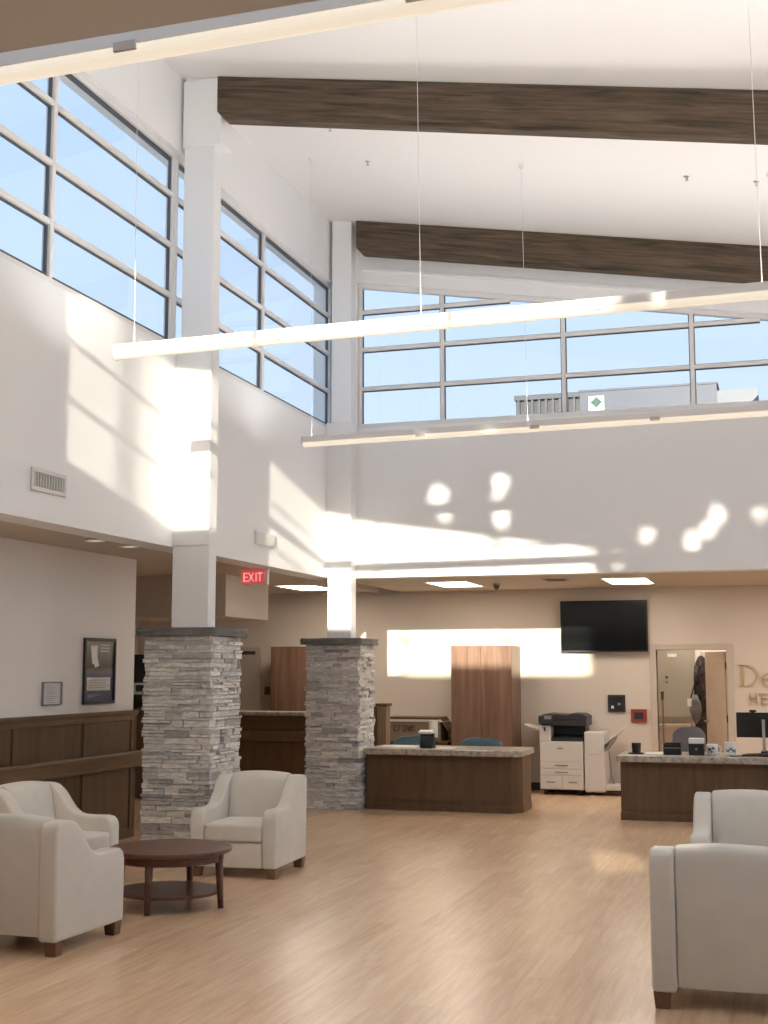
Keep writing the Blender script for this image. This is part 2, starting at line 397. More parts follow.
left_window('window_1', 2.5, 11.17, (4.50, 6.72, 8.955))
left_window('window_2', 11.17, 15.80, (13.47,))
GY = YB+.09
def back_window(name, gy, xs, head, bars, zs, hb=.026, dep=.04):
    t = thing(name, None, None, kind='structure')
    bm = BM(); gk = BM(); gl = BM()
    y0, y1 = gy-dep, gy+min(.05, dep)
    x0, x1 = xs[0], xs[-1]
    box(bm, x0, x1, y0, y1, zs-.04, zs+.03)
    prism(bm, [(x0, head(x0)-.03), (x1, head(x1)-.03), (x1, head(x1)+.04), (x0, head(x0)+.04)], 'y', y0, y1)
    for i, x in enumerate(xs):
        xx = x + (.03 if i == 0 else -.03 if i == len(xs)-1 else 0)
        prism(bm, [(xx-hb, zs+.03), (xx+hb, zs+.03), (xx+hb, head(xx+hb)-.03), (xx-hb, head(xx-hb)-.03)], 'y', y0, y1)
        if hb > .022: prism(gk, [(xx-.037, zs+.04), (xx+.037, zs+.04), (xx+.037, head(xx+.037)-.04), (xx-.037, head(xx-.037)-.04)], 'y', gy-.014, gy+.013)
    s = (head(x1)-head(x0))/(x1-x0)
    for z in bars:
        # where the sloping head cuts this bar
        xe = x0 + (head(x0)-.03-z)/(-s)
        for a, b in zip(xs, xs[1:]):
            b2 = min(b-.032, xe)
            if b2 > a+.1:
                box(bm, a+hb, b2, y0+.003, y1-.003, z-hb, z+hb)
                if hb > .022: box(gk, a+.032, b2, gy-.015, gy+.014, z-.038, z+.034)
    prism(gl, [(x0, zs), (x1, zs), (x1, head(x1)), (x0, head(x0))], 'y', gy-.004, gy+.004)
    obj('frame', bm, 'frame', t, bevel=.006, seg=1); obj('glass', gl, 'glass', t); (obj('gasket', gk, 'gasket', t) if hb > .022 else gk.free())
back_window('window_3', GY, (-5.27, -4.12, -2.54, -.96, .62, 2.2, 3.78, 5.3), zh, (5.42, 5.95, 6.46), ZS)
back_window('window_4', 1.87, (-5.2, -4.20, -2.64, -1.08, .50, 2.06, 3.7), zf, (5.36, 5.86), 4.81, .020, .025)
t = thing('window_5', None, None, kind='structure')
bm = BM(); prism(bm, [(-2.35, zf(-2.35)+.07), (3.3, zf(3.3)+.07), (3.3, zr(3.3)-.12), (-2.35, zr(-2.35)-.12)], 'y', 1.866, 1.874); obj('glass', bm, 'glass', t)
t = thing('fill_window', None, None, kind='structure')  # unseen right glazing, added to bring in fill daylight
obj('glass', B1(XR+.12, XR+.128, 2.6, 15.3, .15, 5.45), 'glass', t)
bm = BM()
for y in (2.63, 5, 7, 9, 11, 13, 15.27): box(bm, XR+.06, XR+.19, y-.03, y+.03, .15, 5.45)
for z in (.18, 2.5, 5.42): box(bm, XR+.065, XR+.185, 2.6, 15.3, z-.03, z+.03)
obj('frame', bm, 'frame', t)
t = thing('sun_spot_window', None, None, kind='structure')  # unseen slot glass, added for the sun spot on the floor
obj('glass', B1(.68, 1.14, -2.28, -2.272, 2.58, 2.84), 'glass', t)

# ------------------------------------------------------------------ stone columns
def stone_shell(x0, x1, y0, y1, z1):
    bm = BM(); rnd = random.Random(int(y0*10))
    box(bm, x0+.03, x1-.03, y0+.03, y1-.03, 0, z1)
    z = 0
    while z < z1 - .012:
        h = rnd.choice((.028, .034, .04, .046, .056, .066)); h = min(h, z1 - z)
        for face in range(4):
            a0, a1 = (x0, x1) if face in (0, 2) else (y0, y1)
            p = a0 + rnd.uniform(-.004, .006)
            while p < a1 - .02:
                l = rnd.uniform(.10, .34); q = min(p+l, a1)
                if a1 - q < .07: q = a1 + rnd.uniform(-.006, .006)
                sub = [(z, z+h)] if h < .055 or rnd.random() < .5 else [(z, z+h*.5), (z+h*.5, z+h)]
                for s0, s1 in sub:
                    d = rnd.choice((0, .006, .012, .018, .026, .034)) + rnd.uniform(0, .004); g = .0028
                    tilt = rnd.uniform(-.004, .004)
                    if face == 0: vs = box(bm, p+g, q-g, y0-d+.012, y0+.05, s0+g, s1-g)
                    elif face == 2: vs = box(bm, p+g, q-g, y1-.05, y1+d-.012, s0+g, s1-g)
                    elif face == 3: vs = box(bm, x0-d+.012, x0+.05, p+g, q-g, s0+g, s1-g)
                    else: vs = box(bm, x1-.05, x1+d-.012, p+g, q-g, s0+g, s1-g)
                    for v in vs: v.co += Vector((rnd.uniform(-.003, .003), rnd.uniform(-.003, .003), rnd.uniform(-.0025, .0025)))
                p = q
        z += h
    return bm
def column(name, label, x0, x1, y0, y1, sx0, sx1, sy0, sy1, ux0, zcapital=True):
    t = thing(name, label, 'column', ((x0+x1)/2, (y0+y1)/2, 0), group='stone based columns')
    obj('stone_base', stone_shell(x0, x1, y0, y1, 2.06), 'stone', t)
    bm = BM(); box(bm, x0-.065, x1+.045, y0-.065, y1+.065, 2.06, 2.14)
    bmesh.ops.subdivide_edges(bm, edges=bm.edges[:], cuts=7, use_grid_fill=True)
    rnd = random.Random(3)
    for v in bm.verts:
        if v.co.z < 2.135 or True:
            v.co += Vector((rnd.uniform(-.008, .008), rnd.uniform(-.008, .008), rnd.uniform(-.003, .003)))
    obj('capstone', bm, 'cap', t, smooth=True)
    # plaster shaft: plain below, a touch wider against the bulkhead, slimmer beside the glass
    obj('shaft', B1(sx0, sx1, sy0, sy1, 2.13, 2.93), 'white', t, bevel=.006)
    bm = BM(); box(bm, sx0-.025, sx1, sy0-.012, sy1+.0, 2.93, ZS+.02); box(bm, ux0, sx1-.01, sy0, sy1, ZS+.02, zr(ux0)+.02)
    obj('upper_shaft', bm, 'white', t, bevel=.006)
    if zcapital:
        obj('capital', B1(ux0-.008, sx1+.07, sy0-.03, sy0+.22, 6.93, zr(sx1)+.0), 'white', t, bevel=.008)
    return t
column('stone_column', 'nearer white column on stacked grey stone base, behind the round coffee table', -5.86, -5.16, 11.10, 11.77, -5.62, -5.235, 11.16, 11.33, -5.575)
column('stone_column', 'farther white column on stacked grey stone base at the end of the left reception desk', -5.86, -5.16, 15.47, 16.10, -5.60, -5.28, 15.52, 15.72, -5.56, zcapital=False)

# ------------------------------------------------------------------ roof beams
def beam(label, y0, xs, z_h=.44):
    xs0, xe = xs
    bm = BM(); zt = lambda x: zr(x)-.004
    c = .075
    prism(bm, [(xs0, zt(xs0)), (xe, zt(xe)), (xe, zt(xe)-z_h), (xs0+c, zt(xs0+c)-z_h), (xs0, zt(xs0)-z_h+c)], 'y', y0, y0+.15)
    o = solo('roof_beam', bm, 'beam', label, 'beam', 'dark wooden roof beams', bevel=.004, seg=1)
    return o
column('stone_column', 'column on stacked stone base just beyond the left edge of the photo, before the other two', -5.83, -5.16, 6.72, 7.39, -5.62, -5.235, 6.78, 6.95, -5.575)
beam('dark weathered wooden roof beam nearer the viewer, running from the column with the capital', 11.10, (-5.20, XR-.01))
beam('dark weathered wooden roof beam just in front of the back clerestory windows', 15.44, (-5.20, XR-.01))

# ------------------------------------------------------------------ pendants
def pendant(label, x0, x1, y, z, cab_x, phase):
    t = thing('linear_pendant_light', label, 'pendant light', ((x0+x1)/2, y, z-.055), group='long linear pendant lights')
    w = .055
    bm = BM()
    prism(bm, [(y-w, z), (y+w, z), (y+w, z+.06), (y+w-.012, z+.065), (y+w-.012, z+.045), (y-w+.012, z+.045), (y-w+.012, z+.065), (y-w, z+.06)], 'x', x0, x1)
    obj('housing', bm, 'housing', t)
    bm = BM(); prism(bm, [(y+(w-.006)*math.cos(a), z-.048*abs(math.sin(a))**.8) for a in [PI*k/10 for k in range(11)]][::-1], 'x', x0+.01, x1-.01)
    obj('lens', bm, 'lens', t, smooth=False)
    obj('uplight', B1(x0+.05, x1-.05, y-w+.016, y+w-.016, z+.046, z+.050), 'up', t)
    for xx in (x0, x1):
        bm = BM(); prism(bm, [(y-w-.003, z+.056), (y+w+.003, z+.056), (y+w+.003, z-.01)] + [(y+(w+.003)*math.cos(a), z-.062*math.sin(a)) for a in [PI*k/8 for k in range(1, 8)]] + [(y-w-.003, z-.01)], 'x', xx-.008, xx+.008)
        obj('end_cap', bm, 'housing', t)
    x = phase
    while x < x1-.1:
        if x > x0+.15:
            bm = B1(x-.05, x+.05, y-w-.004, y+w+.004, z-.024, z+.014)
            obj('joint', bm, 'clip', t)
        x += 1.24
    t.rotation_euler = (0, -math.radians(.68), 0)
    for cx in cab_x:
        if x0 < cx < x1:
            bm = BM(); frust(bm, (cx, y, z+.05), (cx, y, zr(cx)), .0026, .0026, 6); frust(bm, (cx, y, zr(cx)-.03), (cx, y, zr(cx)), .012, .03, 12)
            obj('cable', bm, 'cable', t)
    return t
CX = (-5.02, -2.60, -.06, 2.3, 4.7)
pendant('long cream linear pendant light hanging nearest overhead, cut off by the top of the photo', -5.2, 5.4, 4.45, 4.30, CX, -4.955)
pendant('long cream linear pendant light crossing in front of the upper back windows', -5.07, 5.4, 9.02, 4.345, (-4.92, -2.52, -.06, 2.4, 4.8), -4.92)
pendant('long cream linear pendant light farther back, hanging just below the back window sill', -5.02, 5.4, 13.10, 4.30, tuple(c+.10 for c in CX), -4.9)

# ------------------------------------------------------------------ armchairs (local frame: +y is the way the sitter faces, origin on the floor)
def smooth_profile():
    p = [(.42, .085), (.42, .49), (.405, .535), (.375, .56), (.33, .568), (.20, .563), (.10, .565), (.05, .578), (.0, .61), (-.05, .665), (-.10, .73), (-.145, .77), (-.19, .799), (-.24, .811), (-.33, .811), (-.375, .801), (-.395, .775), (-.40, .73), (-.385, .085)]
    return p
def armchair(label, loc, rz, first=[None]):
    grp = 'oatmeal grey lounge armchairs'
    if first[0]:
        src = first[0]
        r = src.copy(); COL.objects.link(r); r.location = loc; r.rotation_euler = (0, 0, rz); r['label'] = label
        for ch in list(src.children):
            c = ch.copy(); COL.objects.link(c); c.parent = r
        return r
    t = thing('armchair', label, 'armchair', (0, 0, 0), 0, grp)
    W, T = .39, .128
    for s in (-1, 1):
        bm = BM(); prof = smooth_profile()
        a, b = (s*W, s*(W-T))
        n0 = len(bm.verts)
        prism(bm, prof, 'x', min(a, b), max(a, b))
        obj('arm', bm, 'fabric', t, bevel=.022, seg=3, smooth=True)
    iw = W-T-.002
    # backrest: reclined slab with a softly crowned top
    bm = BM()
    pr = [(-.10, .40), (-.135, .60), (-.175, .76), (-.20, .80), (-.235, .82), (-.30, .824), (-.345, .816), (-.37, .79), (-.378, .745), (-.365, .11), (-.20, .11), (-.13, .30)]
    nx = 8; rings = []
    for i in range(nx+1):
        u = -1+2*i/nx
        rings.append([bm.verts.new((u*iw, y + (.012*(1-u*u) if y > -.2 else -.006*(1-u*u)), z + (.016*(1-u*u) if z > .7 else 0))) for y, z in pr])
    for a, b in zip(rings, rings[1:]):
        for k in range(len(pr)): bm.faces.new((a[k], b[k], b[(k+1) % len(pr)], a[(k+1) % len(pr)]))
    bm.faces.new(rings[0]); bm.faces.new(rings[-1][::-1])
    obj('backrest', bm, 'fabric', t, bevel=.012, seg=2, smooth=True)
    # loose seat cushion
    bm = BM(); box(bm, -iw, iw, -.14, .425, .30, .445)
    bmesh.ops.subdivide_edges(bm, edges=bm.edges[:], cuts=5, use_grid_fill=True)
    for v in bm.verts:
        u, w = v.co.x/iw, (v.co.y-.14)/.285
        if v.co.z > .40: v.co.z += .022*(1-u*u)*(1-min(1, w*w))
        if v.co.y > .40: v.co.y += .012*(1-u*u)
    obj('seat_cushion', bm, 'fabric', t, bevel=.03, seg=3, smooth=True)
    obj('front_rail', B1(-iw, iw, -.2, .41, .085, .295), 'fabric', t, bevel=.012, seg=2, smooth=True)
    for sx in (-1, 1):
        for y in (.36, -.325):
            bm = BM(); x = sx*(W-.05)
            a = [bm.verts.new((x+dx*.036, y+dy*.036, 0)) for dx, dy in ((-1,-1),(1,-1),(1,1),(-1,1))]
            b = [bm.verts.new((x+dx*.045, y+dy*.045, .088)) for dx, dy in ((-1,-1),(1,-1),(1,1),(-1,1))]
            bm.faces.new(a[::-1]); bm.faces.new(b)
            for i in range(4): bm.faces.new((a[i], a[(i+1) % 4], b[(i+1) % 4], b[i]))
            obj('leg', bm, 'darkleg', t, bevel=.003, seg=1)
    t.location = loc; t.rotation_euler = (0, 0, rz)
    first[0] = t
    return t
armchair('grey armchair facing the viewer in front of the nearer stone column', (-4.535, 10.61, 0), PI + math.radians(2))
armchair('grey armchair at the left edge seen from behind and side, its back to the viewer', (-4.69, 7.50, 0), math.radians(-2))
armchair('grey armchair against the left wainscot wall, facing right across the coffee table', (-5.70, 9.22, 0), -PI/2 - math.radians(7))
armchair('grey armchair at the right edge with its plain back turned to the viewer', (-.335, 7.38, 0), 0)
armchair('grey armchair at the right edge facing the viewer, beyond the one turned away', (-.315, 10.0, 0), PI)

# ------------------------------------------------------------------ round coffee table
t = thing('coffee_table', 'round dark wood coffee table with a lower shelf between the left armchairs', 'table', (-4.45, 8.90, 0), math.radians(2))
bm = BM(); lathe(bm, [(.435, .392), (.452, .398), (.46, .41), (.46, .424), (.452, .430)], n=64); obj('tabletop', bm, 'tablewood', t, world=False)
bm = BM(); lathe(bm, [(.40, .335), (.40, .392)], n=64); obj('apron', bm, 'tablewood', t, world=False)
bm = BM(); lathe(bm, [(.375, .098), (.385, .103), (.385, .118), (.378, .122)], n=64); obj('shelf', bm, 'tablewood', t, world=False)
for k in range(4):
    a = math.radians(-88 + 90*k); bm = BM()
    frust(bm, (.405*math.cos(a), .405*math.sin(a), 0), (.385*math.cos(a), .385*math.sin(a), .392), .022, .032, 14)
    obj('leg', bm, 'tablewood', t, world=False, smooth=True)

# ------------------------------------------------------------------ wainscot, rails, frames on the corridor wall
XC = -6.65
t = thing('wainscot', 'dark wood wainscot panelling along the low left wall', 'wainscot', (XC, 6, 0))
obj('panel', B1(XC, XC+.012, -2.15, 12.36, .10, 1.26), 'panel', t)
ends = [12.33, 11.36, 10.14, 8.92, 7.6, 6.4, 5.2, 4.0, 2.8, 1.6, .4]
for y in ends: obj('stile', B1(XC+.012, XC+.026, y-.045, y+.03, .10, 1.215), 'panel', t, bevel=.003, seg=1)
obj('top_rail', B1(XC+.012, XC+.027, -2.15, 12.36, 1.215, 1.265), 'panelh', t, bevel=.003, seg=1)
bm = BM(); prism(bm, [(XC, 1.262), (XC+.03, 1.262), (XC+.045, 1.285), (XC+.05, 1.30), (XC+.05, 1.318), (XC, 1.318)], 'y', -2.15, 12.40); obj('chair_rail', bm, 'panelh', t)
obj('plinth', B1(XC+.012, XC+.03, -2.15, 12.36, 0, .10), 'panel', t)
bm = BM(); prism(bm, [(XC+.03, .72), (XC+.085, .735), (XC+.095, .76), (XC+.095, .84), (XC+.105, .865), (XC+.105, .885), (XC+.095, .893), (XC+.03, .893)], 'y', -2.15, 12.46)
obj('handrail', bm, 'panelh', t, bevel=.004, seg=1)
obj('end_panel', B1(-6.83, XC+.03, 12.36, 12.385, 0, 1.318), 'panel', t)

def wall_frame(name, label, y0, y1, z0, z1, fw, fmat, pmat, depth=.03, extra=None):
    t = thing(name, label, 'picture frame', (XC, (y0+y1)/2, z0))
    x0, x1 = XC+.001, XC+depth; bm = BM()
    box(bm, x0, x1, y0, y1, z0, z0+fw); box(bm, x0, x1, y0, y1, z1-fw, z1); box(bm, x0, x1, y0, y0+fw, z0+fw, z1-fw); box(bm, x0, x1, y1-fw, y1, z0+fw, z1-fw)
    obj('frame', bm, fmat, t, bevel=.004, seg=1)
    p = obj('print', B1(x0, x0+.012, y0+fw, y1-fw, z0+fw, z1-fw), pmat, t)
    if extra: extra(t, x0+.012)
    return t
def poster_extra(t, x):
    bm = BM(); box(bm, x, x+.001, 11.37, 11.83, 1.535, 1.665); obj('caption_panel', bm, 'offwhite', t)
    bm = BM()
    prism(bm, [(11.43, 1.985), (11.56, 1.985), (11.565, 1.86), (11.60, 1.78), (11.52, 1.765), (11.50, 1.80), (11.465, 1.80)], 'x', x, x+.001); obj('figure_shape', bm, 'paper', t)
    bm = BM()
    for z in (1.985, 1.955, 1.925): box(bm, x, x+.001, 11.62, 11.80, z, z+.011)
    obj('title_lines', bm, 'offwhite', t)
    bm = BM()
    for k, z in enumerate((1.635, 1.61, 1.585, 1.56)): box(bm, x+.001, x+.0016, 11.40, 11.80-.06*(k % 2), z, z+.007)
    for k in range(3): box(bm, x, x+.001, 11.37+.02, 11.41+.11*k, 1.455+.016*k, 1.462+.016*k)
    obj('text_lines', bm, 'mgrey', t)
wall_frame('framed_poster', 'tall dark framed poster with blue lower half hanging above the wainscot', 11.30, 11.92, 1.40, 2.06, .03, 'black', 'poster', extra=poster_extra)
def notice_extra(t, x):
    bm = BM(); rnd = random.Random(2)
    for k in range(9): box(bm, x, x+.0008, 10.615+rnd.uniform(0, .02), 10.83-rnd.uniform(0, .07), 1.59-.02*k, 1.595-.02*k)
    obj('text_lines', bm, 'mgrey', t)
wall_frame('framed_notice', 'small thin-framed white notice on the wall, left of the tall poster', 10.57, 10.90, 1.41, 1.63, .012, 'mgrey', 'offwhite', extra=notice_extra)

# ------------------------------------------------------------------ vents on the upper left wall
def wall_grille(label, y0, y1, z0, z1, nsl):
    t = thing('wall_vent', label, 'vent', (XW, (y0+y1)/2, z0))
    bm = BM(); f = .035; xa, xb = XW, XW+.018
    box(bm, xa, xb, y0, y1, z0, z0+f); box(bm, xa, xb, y0, y1, z1-f, z1); box(bm, xa, xb, y0, y0+f, z0+f, z1-f); box(bm, xa, xb, y1-f, y1, z0+f, z1-f)
    obj('frame', bm, 'grille', t, bevel=.003, seg=1)
    obj('backing', B1(xa+.001, xa+.003, y0+f, y1-f, z0+f, z1-f), 'mgrey', t)
    n = nsl
    bm = BM()
    for k in range(n):
        y = y0+f + (y1-y0-2*f)*(k+.5)/n
        box(bm, xa+.004, xa+.014, y-.006, y+.006, z0+f, z1-f)
    obj('louvres', bm, 'grille', t)
wall_grille('white slatted air vent on the upper wall near the left edge', 8.68, 9.19, 3.15, 3.335, 11)
t = thing('wall_speaker', 'small white square speaker on the sunlit wall between the two columns', 'speaker', (XW, 13.3, 3.14))
obj('body', B1(XW, XW+.02, 13.16, 13.72, 3.14, 3.29), 'grille', t, bevel=.008)
obj('grille', B1(XW+.02, XW+.024, 13.20, 13.68, 3.16, 3.27), 'grille', t)

# ------------------------------------------------------------------ exit sign
def strokes(bm, segs, ox, oz, sc, th, y0, y1):
    for (xa, za, xb, zb) in segs:
        p, q = Vector((ox+xa*sc, oz+za*sc)), Vector((ox+xb*sc, oz+zb*sc)); d = (q-p).normalized(); n = Vector((-d.y, d.x))*th/2; d = d*th/2
        prism(bm, [tuple(p-d+n), tuple(p-d-n), tuple(q+d-n), tuple(q+d+n)], 'y', y0, y1)
GL = {'E': [(0,0,0,1),(0,0,.55,0),(0,.5,.48,.5),(0,1,.55,1)], 'X': [(0,0,.6,1),(0,1,.6,0)], 'I': [(.1,0,.1,1)], 'T': [(.3,0,.3,1),(0,1,.6,1)], 'H': [(0,0,0,1),(.6,0,.6,1),(0,.5,.6,.5)]}
t = thing('exit_sign', 'red exit sign hanging from the low ceiling between the two columns', 'sign', (-5.86, 13.8, 2.74))
ey = 13.8
obj('face', B1(-6.05, -5.76, ey, ey+.02, 2.735, 2.90), 'exitred', t)
obj('housing', B1(-6.06, -5.72, ey+.02, ey+.05, 2.725, 2.91), 'whitep', t, bevel=.004, seg=1)
obj('side_strip', B1(-5.757, -5.725, ey, ey+.02, 2.735, 2.90), 'whitep', t)
obj('mount', B1(-5.95, -5.85, ey+.02, ey+.05, 2.91, ZC), 'whitep', t)
bm = BM()
for ch, ox in (('E', -6.02), ('X', -5.955), ('I', -5.875), ('T', -5.845)): strokes(bm, GL[ch], ox, 2.77, .09, .013, ey-.003, ey)
obj('letters', bm, 'exitlet', t)

# ------------------------------------------------------------------ ceiling lights, detectors
def troffer(label, x0, x1, y0, y1):
    t = thing('ceiling_light', label, 'ceiling light', ((x0+x1)/2, (y0+y1)/2, ZC-.012), group='recessed reception ceiling panels')
    bm = BM(); f = .025; z0, z1 = ZC-.012, ZC
    box(bm, x0, x1, y0, y0+f, z0, z1); box(bm, x0, x1, y1-f, y1, z0, z1); box(bm, x0, x0+f, y0+f, y1-f, z0, z1); box(bm, x1-f, x1, y0+f, y1-f, z0, z1)
    obj('frame', bm, 'whitep', t); obj('diffuser', B1(x0+f, x1-f, y0+f, y1-f, ZC-.006, ZC-.001), 'troffer', t)
troffer('lit ceiling panel in front of the black television', -2.26, -1.66, 16.65, 17.85)
troffer('lit ceiling panel above the tall wood cabinet', -4.63, -4.03, 16.65, 17.75)
troffer('lit ceiling panel seen left of the farther column shaft', -6.85, -6.25, 16.75, 17.85)
def fill_troffer(label, x, y, grp):
    t = thing('ceiling_light', label, 'ceiling light', (x, y, ZC-.012), group=grp)
    obj('frame', B1(x-.32, x+.32, y-.62, y+.62, ZC-.004, ZC-.0005), 'whitep', t); obj('diffuser', B1(x-.29, x+.29, y-.59, y+.59, ZC-.008, ZC-.004), 'troffer', t)
for x in (.65, 2.95): fill_troffer('added fill light panel continuing the reception row out of view', x, 17.2, 'added reception fill panels')  # unseen panels added for light, following the row in view
fill_troffer('added fill light panel over the left corridor, out of view', -6.1, 6.5, 'added corridor fill panels')  # unseen lamp added to brighten the low left side
def downlight(label, x, y):
    t = thing('downlight', label, 'downlight', (x, y, ZC-.01), group='small round downlights over the left corridor')
    bm = BM(); lathe(bm, [(.085, 0), (.095, -.006), (.095, -.01), (.065, -.008), (.065, 0)], (x, y, ZC), 24); obj('trim_ring', bm, 'whitep', t)
    bm = BM(); lathe(bm, [(.062, -.004), (.062, -.0005)], (x, y, ZC), 24); obj('lens', bm, 'down', t)
t = thing('storeroom_light', 'lit ceiling panel inside the storeroom above its open door', 'ceiling light', (-1.2, 19.9, ZC-.012))
obj('diffuser', B1(-1.5, -.9, 19.4, 20.5, ZC-.008, ZC-.001), 'troffer', t); obj('frame', B1(-1.53, -.87, 19.37, 20.53, ZC-.004, ZC-.0005), 'whitep', t)
downlight('round downlight in the low ceiling, nearer the left edge', -6.0, 10.35)
downlight('round downlight in the low ceiling, next to the nearer column', -5.98, 10.95)
t = thing('ceiling_camera', 'small brown security camera dome hanging under the reception ceiling', 'camera', (-3.77, 17.3, ZC-.09))
bm = BM(); lathe(bm, [(.05, 0), (.05, -.03)], (-3.77, 17.3, ZC), 20); obj('base', bm, 'mgrey', t)
bm = BM(); lathe(bm, [(.042, -.03), (.04, -.055), (.028, -.078), (.008, -.09)], (-3.77, 17.3, ZC), 20); obj('dome', bm, 'dmetal', t, smooth=True)
t = thing('ceiling_vent', 'flat dark return vent in the reception ceiling left of the television', 'vent', (-2.85, 16.75, ZC-.012))
bm = BM(); box(bm, -3.0, -2.7, 16.6, 16.9, ZC-.012, ZC-.001); obj('frame', bm, 'mgrey', t)
bm = BM()
for k in range(6): box(bm, -2.97, -2.73, 16.63+.045*k, 16.65+.045*k, ZC-.016, ZC-.012)
obj('slats', bm, 'dgrey', t)
for lab, x, y in (('small ceiling sprinkler head closest to the near dark beam', -4.44, 12.31), ('small ceiling sprinkler head above the left wall windows between the beams', -4.33, 13.27), ('small ceiling sprinkler head on the right between the dark beams', -.81, 13.28), ('small ceiling sprinkler head at the right edge between the dark beams', -.11, 13.33)):
    z = zr(x); t = thing('sprinkler_head', lab, 'sprinkler', (x, y, z-.07), group='ceiling sprinkler heads')
    bm = BM(); lathe(bm, [(.03, .008), (.03, -.005), (.012, -.010)], (x, y, z), 20); obj('escutcheon', bm, 'metal', t)
    bm = BM(); frust(bm, (x, y, z-.008), (x, y, z-.036), .009, .007, 10); frust(bm, (x, y, z-.040), (x, y, z-.045), .018, .018, 12); frust(bm, (x, y, z-.036), (x, y, z-.042), .004, .004, 8); obj('deflector', bm, 'metal', t)

# ------------------------------------------------------------------ reception desks
def desk_left():
    t = thing('reception_desk', 'left reception desk beside the farther stone column, with speckled countertop', 'desk', (-4.1, 15.9, 0), group='brown wood reception desks')
    x0, x1 = -5.12, -3.25
    body = [(x0, 15.66), (x1, 15.66), (x1+.11, 15.80), (x1+.11, 16.35), (x0, 16.35)]
    bm = BM(); prism(bm, body, 'z', .09, .685); obj('body', bm, 'panel', t, bevel=.006, seg=1)
    bm = BM(); prism(bm, [(x0, 15.652), (x1+.002, 15.652), (x1+.118, 15.797), (x1+.118, 16.35), (x0, 16.35)], 'z', 0, .09); obj('plinth', bm, 'panel', t, bevel=.003, seg=1)
    bm = BM(); box(bm, x1-.42, x1-.05, 15.655, 15.66, .13, .64); obj('front_panel', bm, 'panel', t, bevel=.002, seg=1)
    bm = BM(); box(bm, x0+.05, x1-.47, 15.655, 15.66, .13, .64); obj('front_panel', bm, 'panel', t, bevel=.002, seg=1)
    bm = BM(); prism(bm, [(x0, 15.54), (x1+.02, 15.54), (x1+.10, 15.57), (x1+.145, 15.66), (x1+.145, 16.42), (x0, 16.42)], 'z', .685, .76); obj('countertop', bm, 'counter', t, bevel=.012, seg=2)
desk_left()
def desk_right():
    t = thing('reception_desk', 'right reception desk below the gold lettering, carrying office equipment', 'desk', (.2, 15.8, 0), group='brown wood reception desks')
    x0, x1 = -1.90, 2.4
    obj('body', B1(x0, x1, 15.42, 16.1, .09, .675), 'panel', t, bevel=.006, seg=1)
    obj('plinth', B1(x0-.006, x1, 15.412, 16.1, 0, .09), 'panel', t, bevel=.003, seg=1)
    for a, b in ((x0+.06, x0+.80), (x0+.86, x0+1.62), (x0+1.68, x0+2.4)): obj('front_panel', B1(a, b, 15.414, 15.42, .13, .63), 'panel', t, bevel=.002, seg=1)
    obj('countertop', B1(x0-.03, x1+.05, 15.30, 16.2, .675, .75), 'counter', t, bevel=.012, seg=2)
desk_right()

# half-height counter behind the columns with its end post
t = thing('half_wall_counter', 'dark half-height counter with pale top seen between the two columns', 'counter', (-7.2, 17.1, 0))
obj('body', B1(-8.9, -5.45, 17.0, 17.35, .08, 1.10), 'panel', t)
obj('plinth', B1(-8.9, -5.45, 17.01, 17.35, 0, .08), 'panel', t)
obj('top', B1(-8.95, -5.45, 16.93, 17.42, 1.10, 1.15), 'counter', t, bevel=.008)
bm = BM(); prism(bm, [(17.0, .74), (16.94, .75), (16.93, .86), (16.945, .875), (17.0, .88)], 'x', -8.9, -5.45); obj('handrail', bm, 'panelh', t)
bm = BM(); box(bm, -8.9, -5.45, 16.985, 17.0, .92, .95); obj('moulding', bm, 'panelh', t)
t = thing('end_post', 'short light brown square post with a cap, right of the farther stone column', 'post', (-5.34, 17.1, 0))
obj('shaft', B1(-5.40, -5.27, 17.0, 17.2, 0, 1.24), 'postwood', t, bevel=.004, seg=1)
obj('cap', B1(-5.42, -5.25, 16.98, 17.22, 1.24, 1.28), 'panel', t, bevel=.006)
obj('edge_strip', B1(-5.445, -5.40, 17.005, 17.2, 0, 1.235), 'panel', t)

# ------------------------------------------------------------------ tall cabinets
def tall_cabinet(label, x0, x1, y0, y1, h):
    t = thing('tall_cabinet', label, 'cabinet', ((x0+x1)/2, (y0+y1)/2, 0), group='tall brown wood cabinets')
    obj('body', B1(x0, x1, y0+.02, y1, .08, h), 'cabinet', t, bevel=.003, seg=1)
    obj('plinth', B1(x0+.02, x1-.02, y0+.05, y1, 0, .08), 'dgrey', t)
    xm = (x0+x1)/2
    for a, b, hx in ((x0+.003, xm-.002, xm-.04), (xm+.002, x1-.003, xm+.04)):
        obj('door', B1(a, b, y0, y0+.019, .085, h-.004), 'cabinet', t, bevel=.002, seg=1)
tall_cabinet('tall two-door wood cabinet between the left desk and the copier', -4.635, -3.745, 18.12, 18.79, 2.085)
tall_cabinet('tall dark wood cabinet seen between the two stone columns', -7.50, -6.62, 18.25, 18.79, 2.09)

# ------------------------------------------------------------------ television
t = thing('television', 'large black television on the rear wall above the copier', 'television', (-2.49, 18.7, 2.0))
bm = BM(); box(bm, -3.12, -1.87, 18.66, 18.70, 1.995, 2.735); obj('bezel', bm, 'black', t, bevel=.006)
obj('screen', B1(-3.105, -1.885, 18.657, 18.661, 2.015, 2.722), 'screen', t)
obj('back_housing', B1(-2.95, -2.05, 18.70, 18.75, 2.06, 2.6), 'black', t, bevel=.01)
obj('wall_mount', B1(-2.7, -2.3, 18.75, 18.80, 2.2, 2.5), 'dmetal', t)

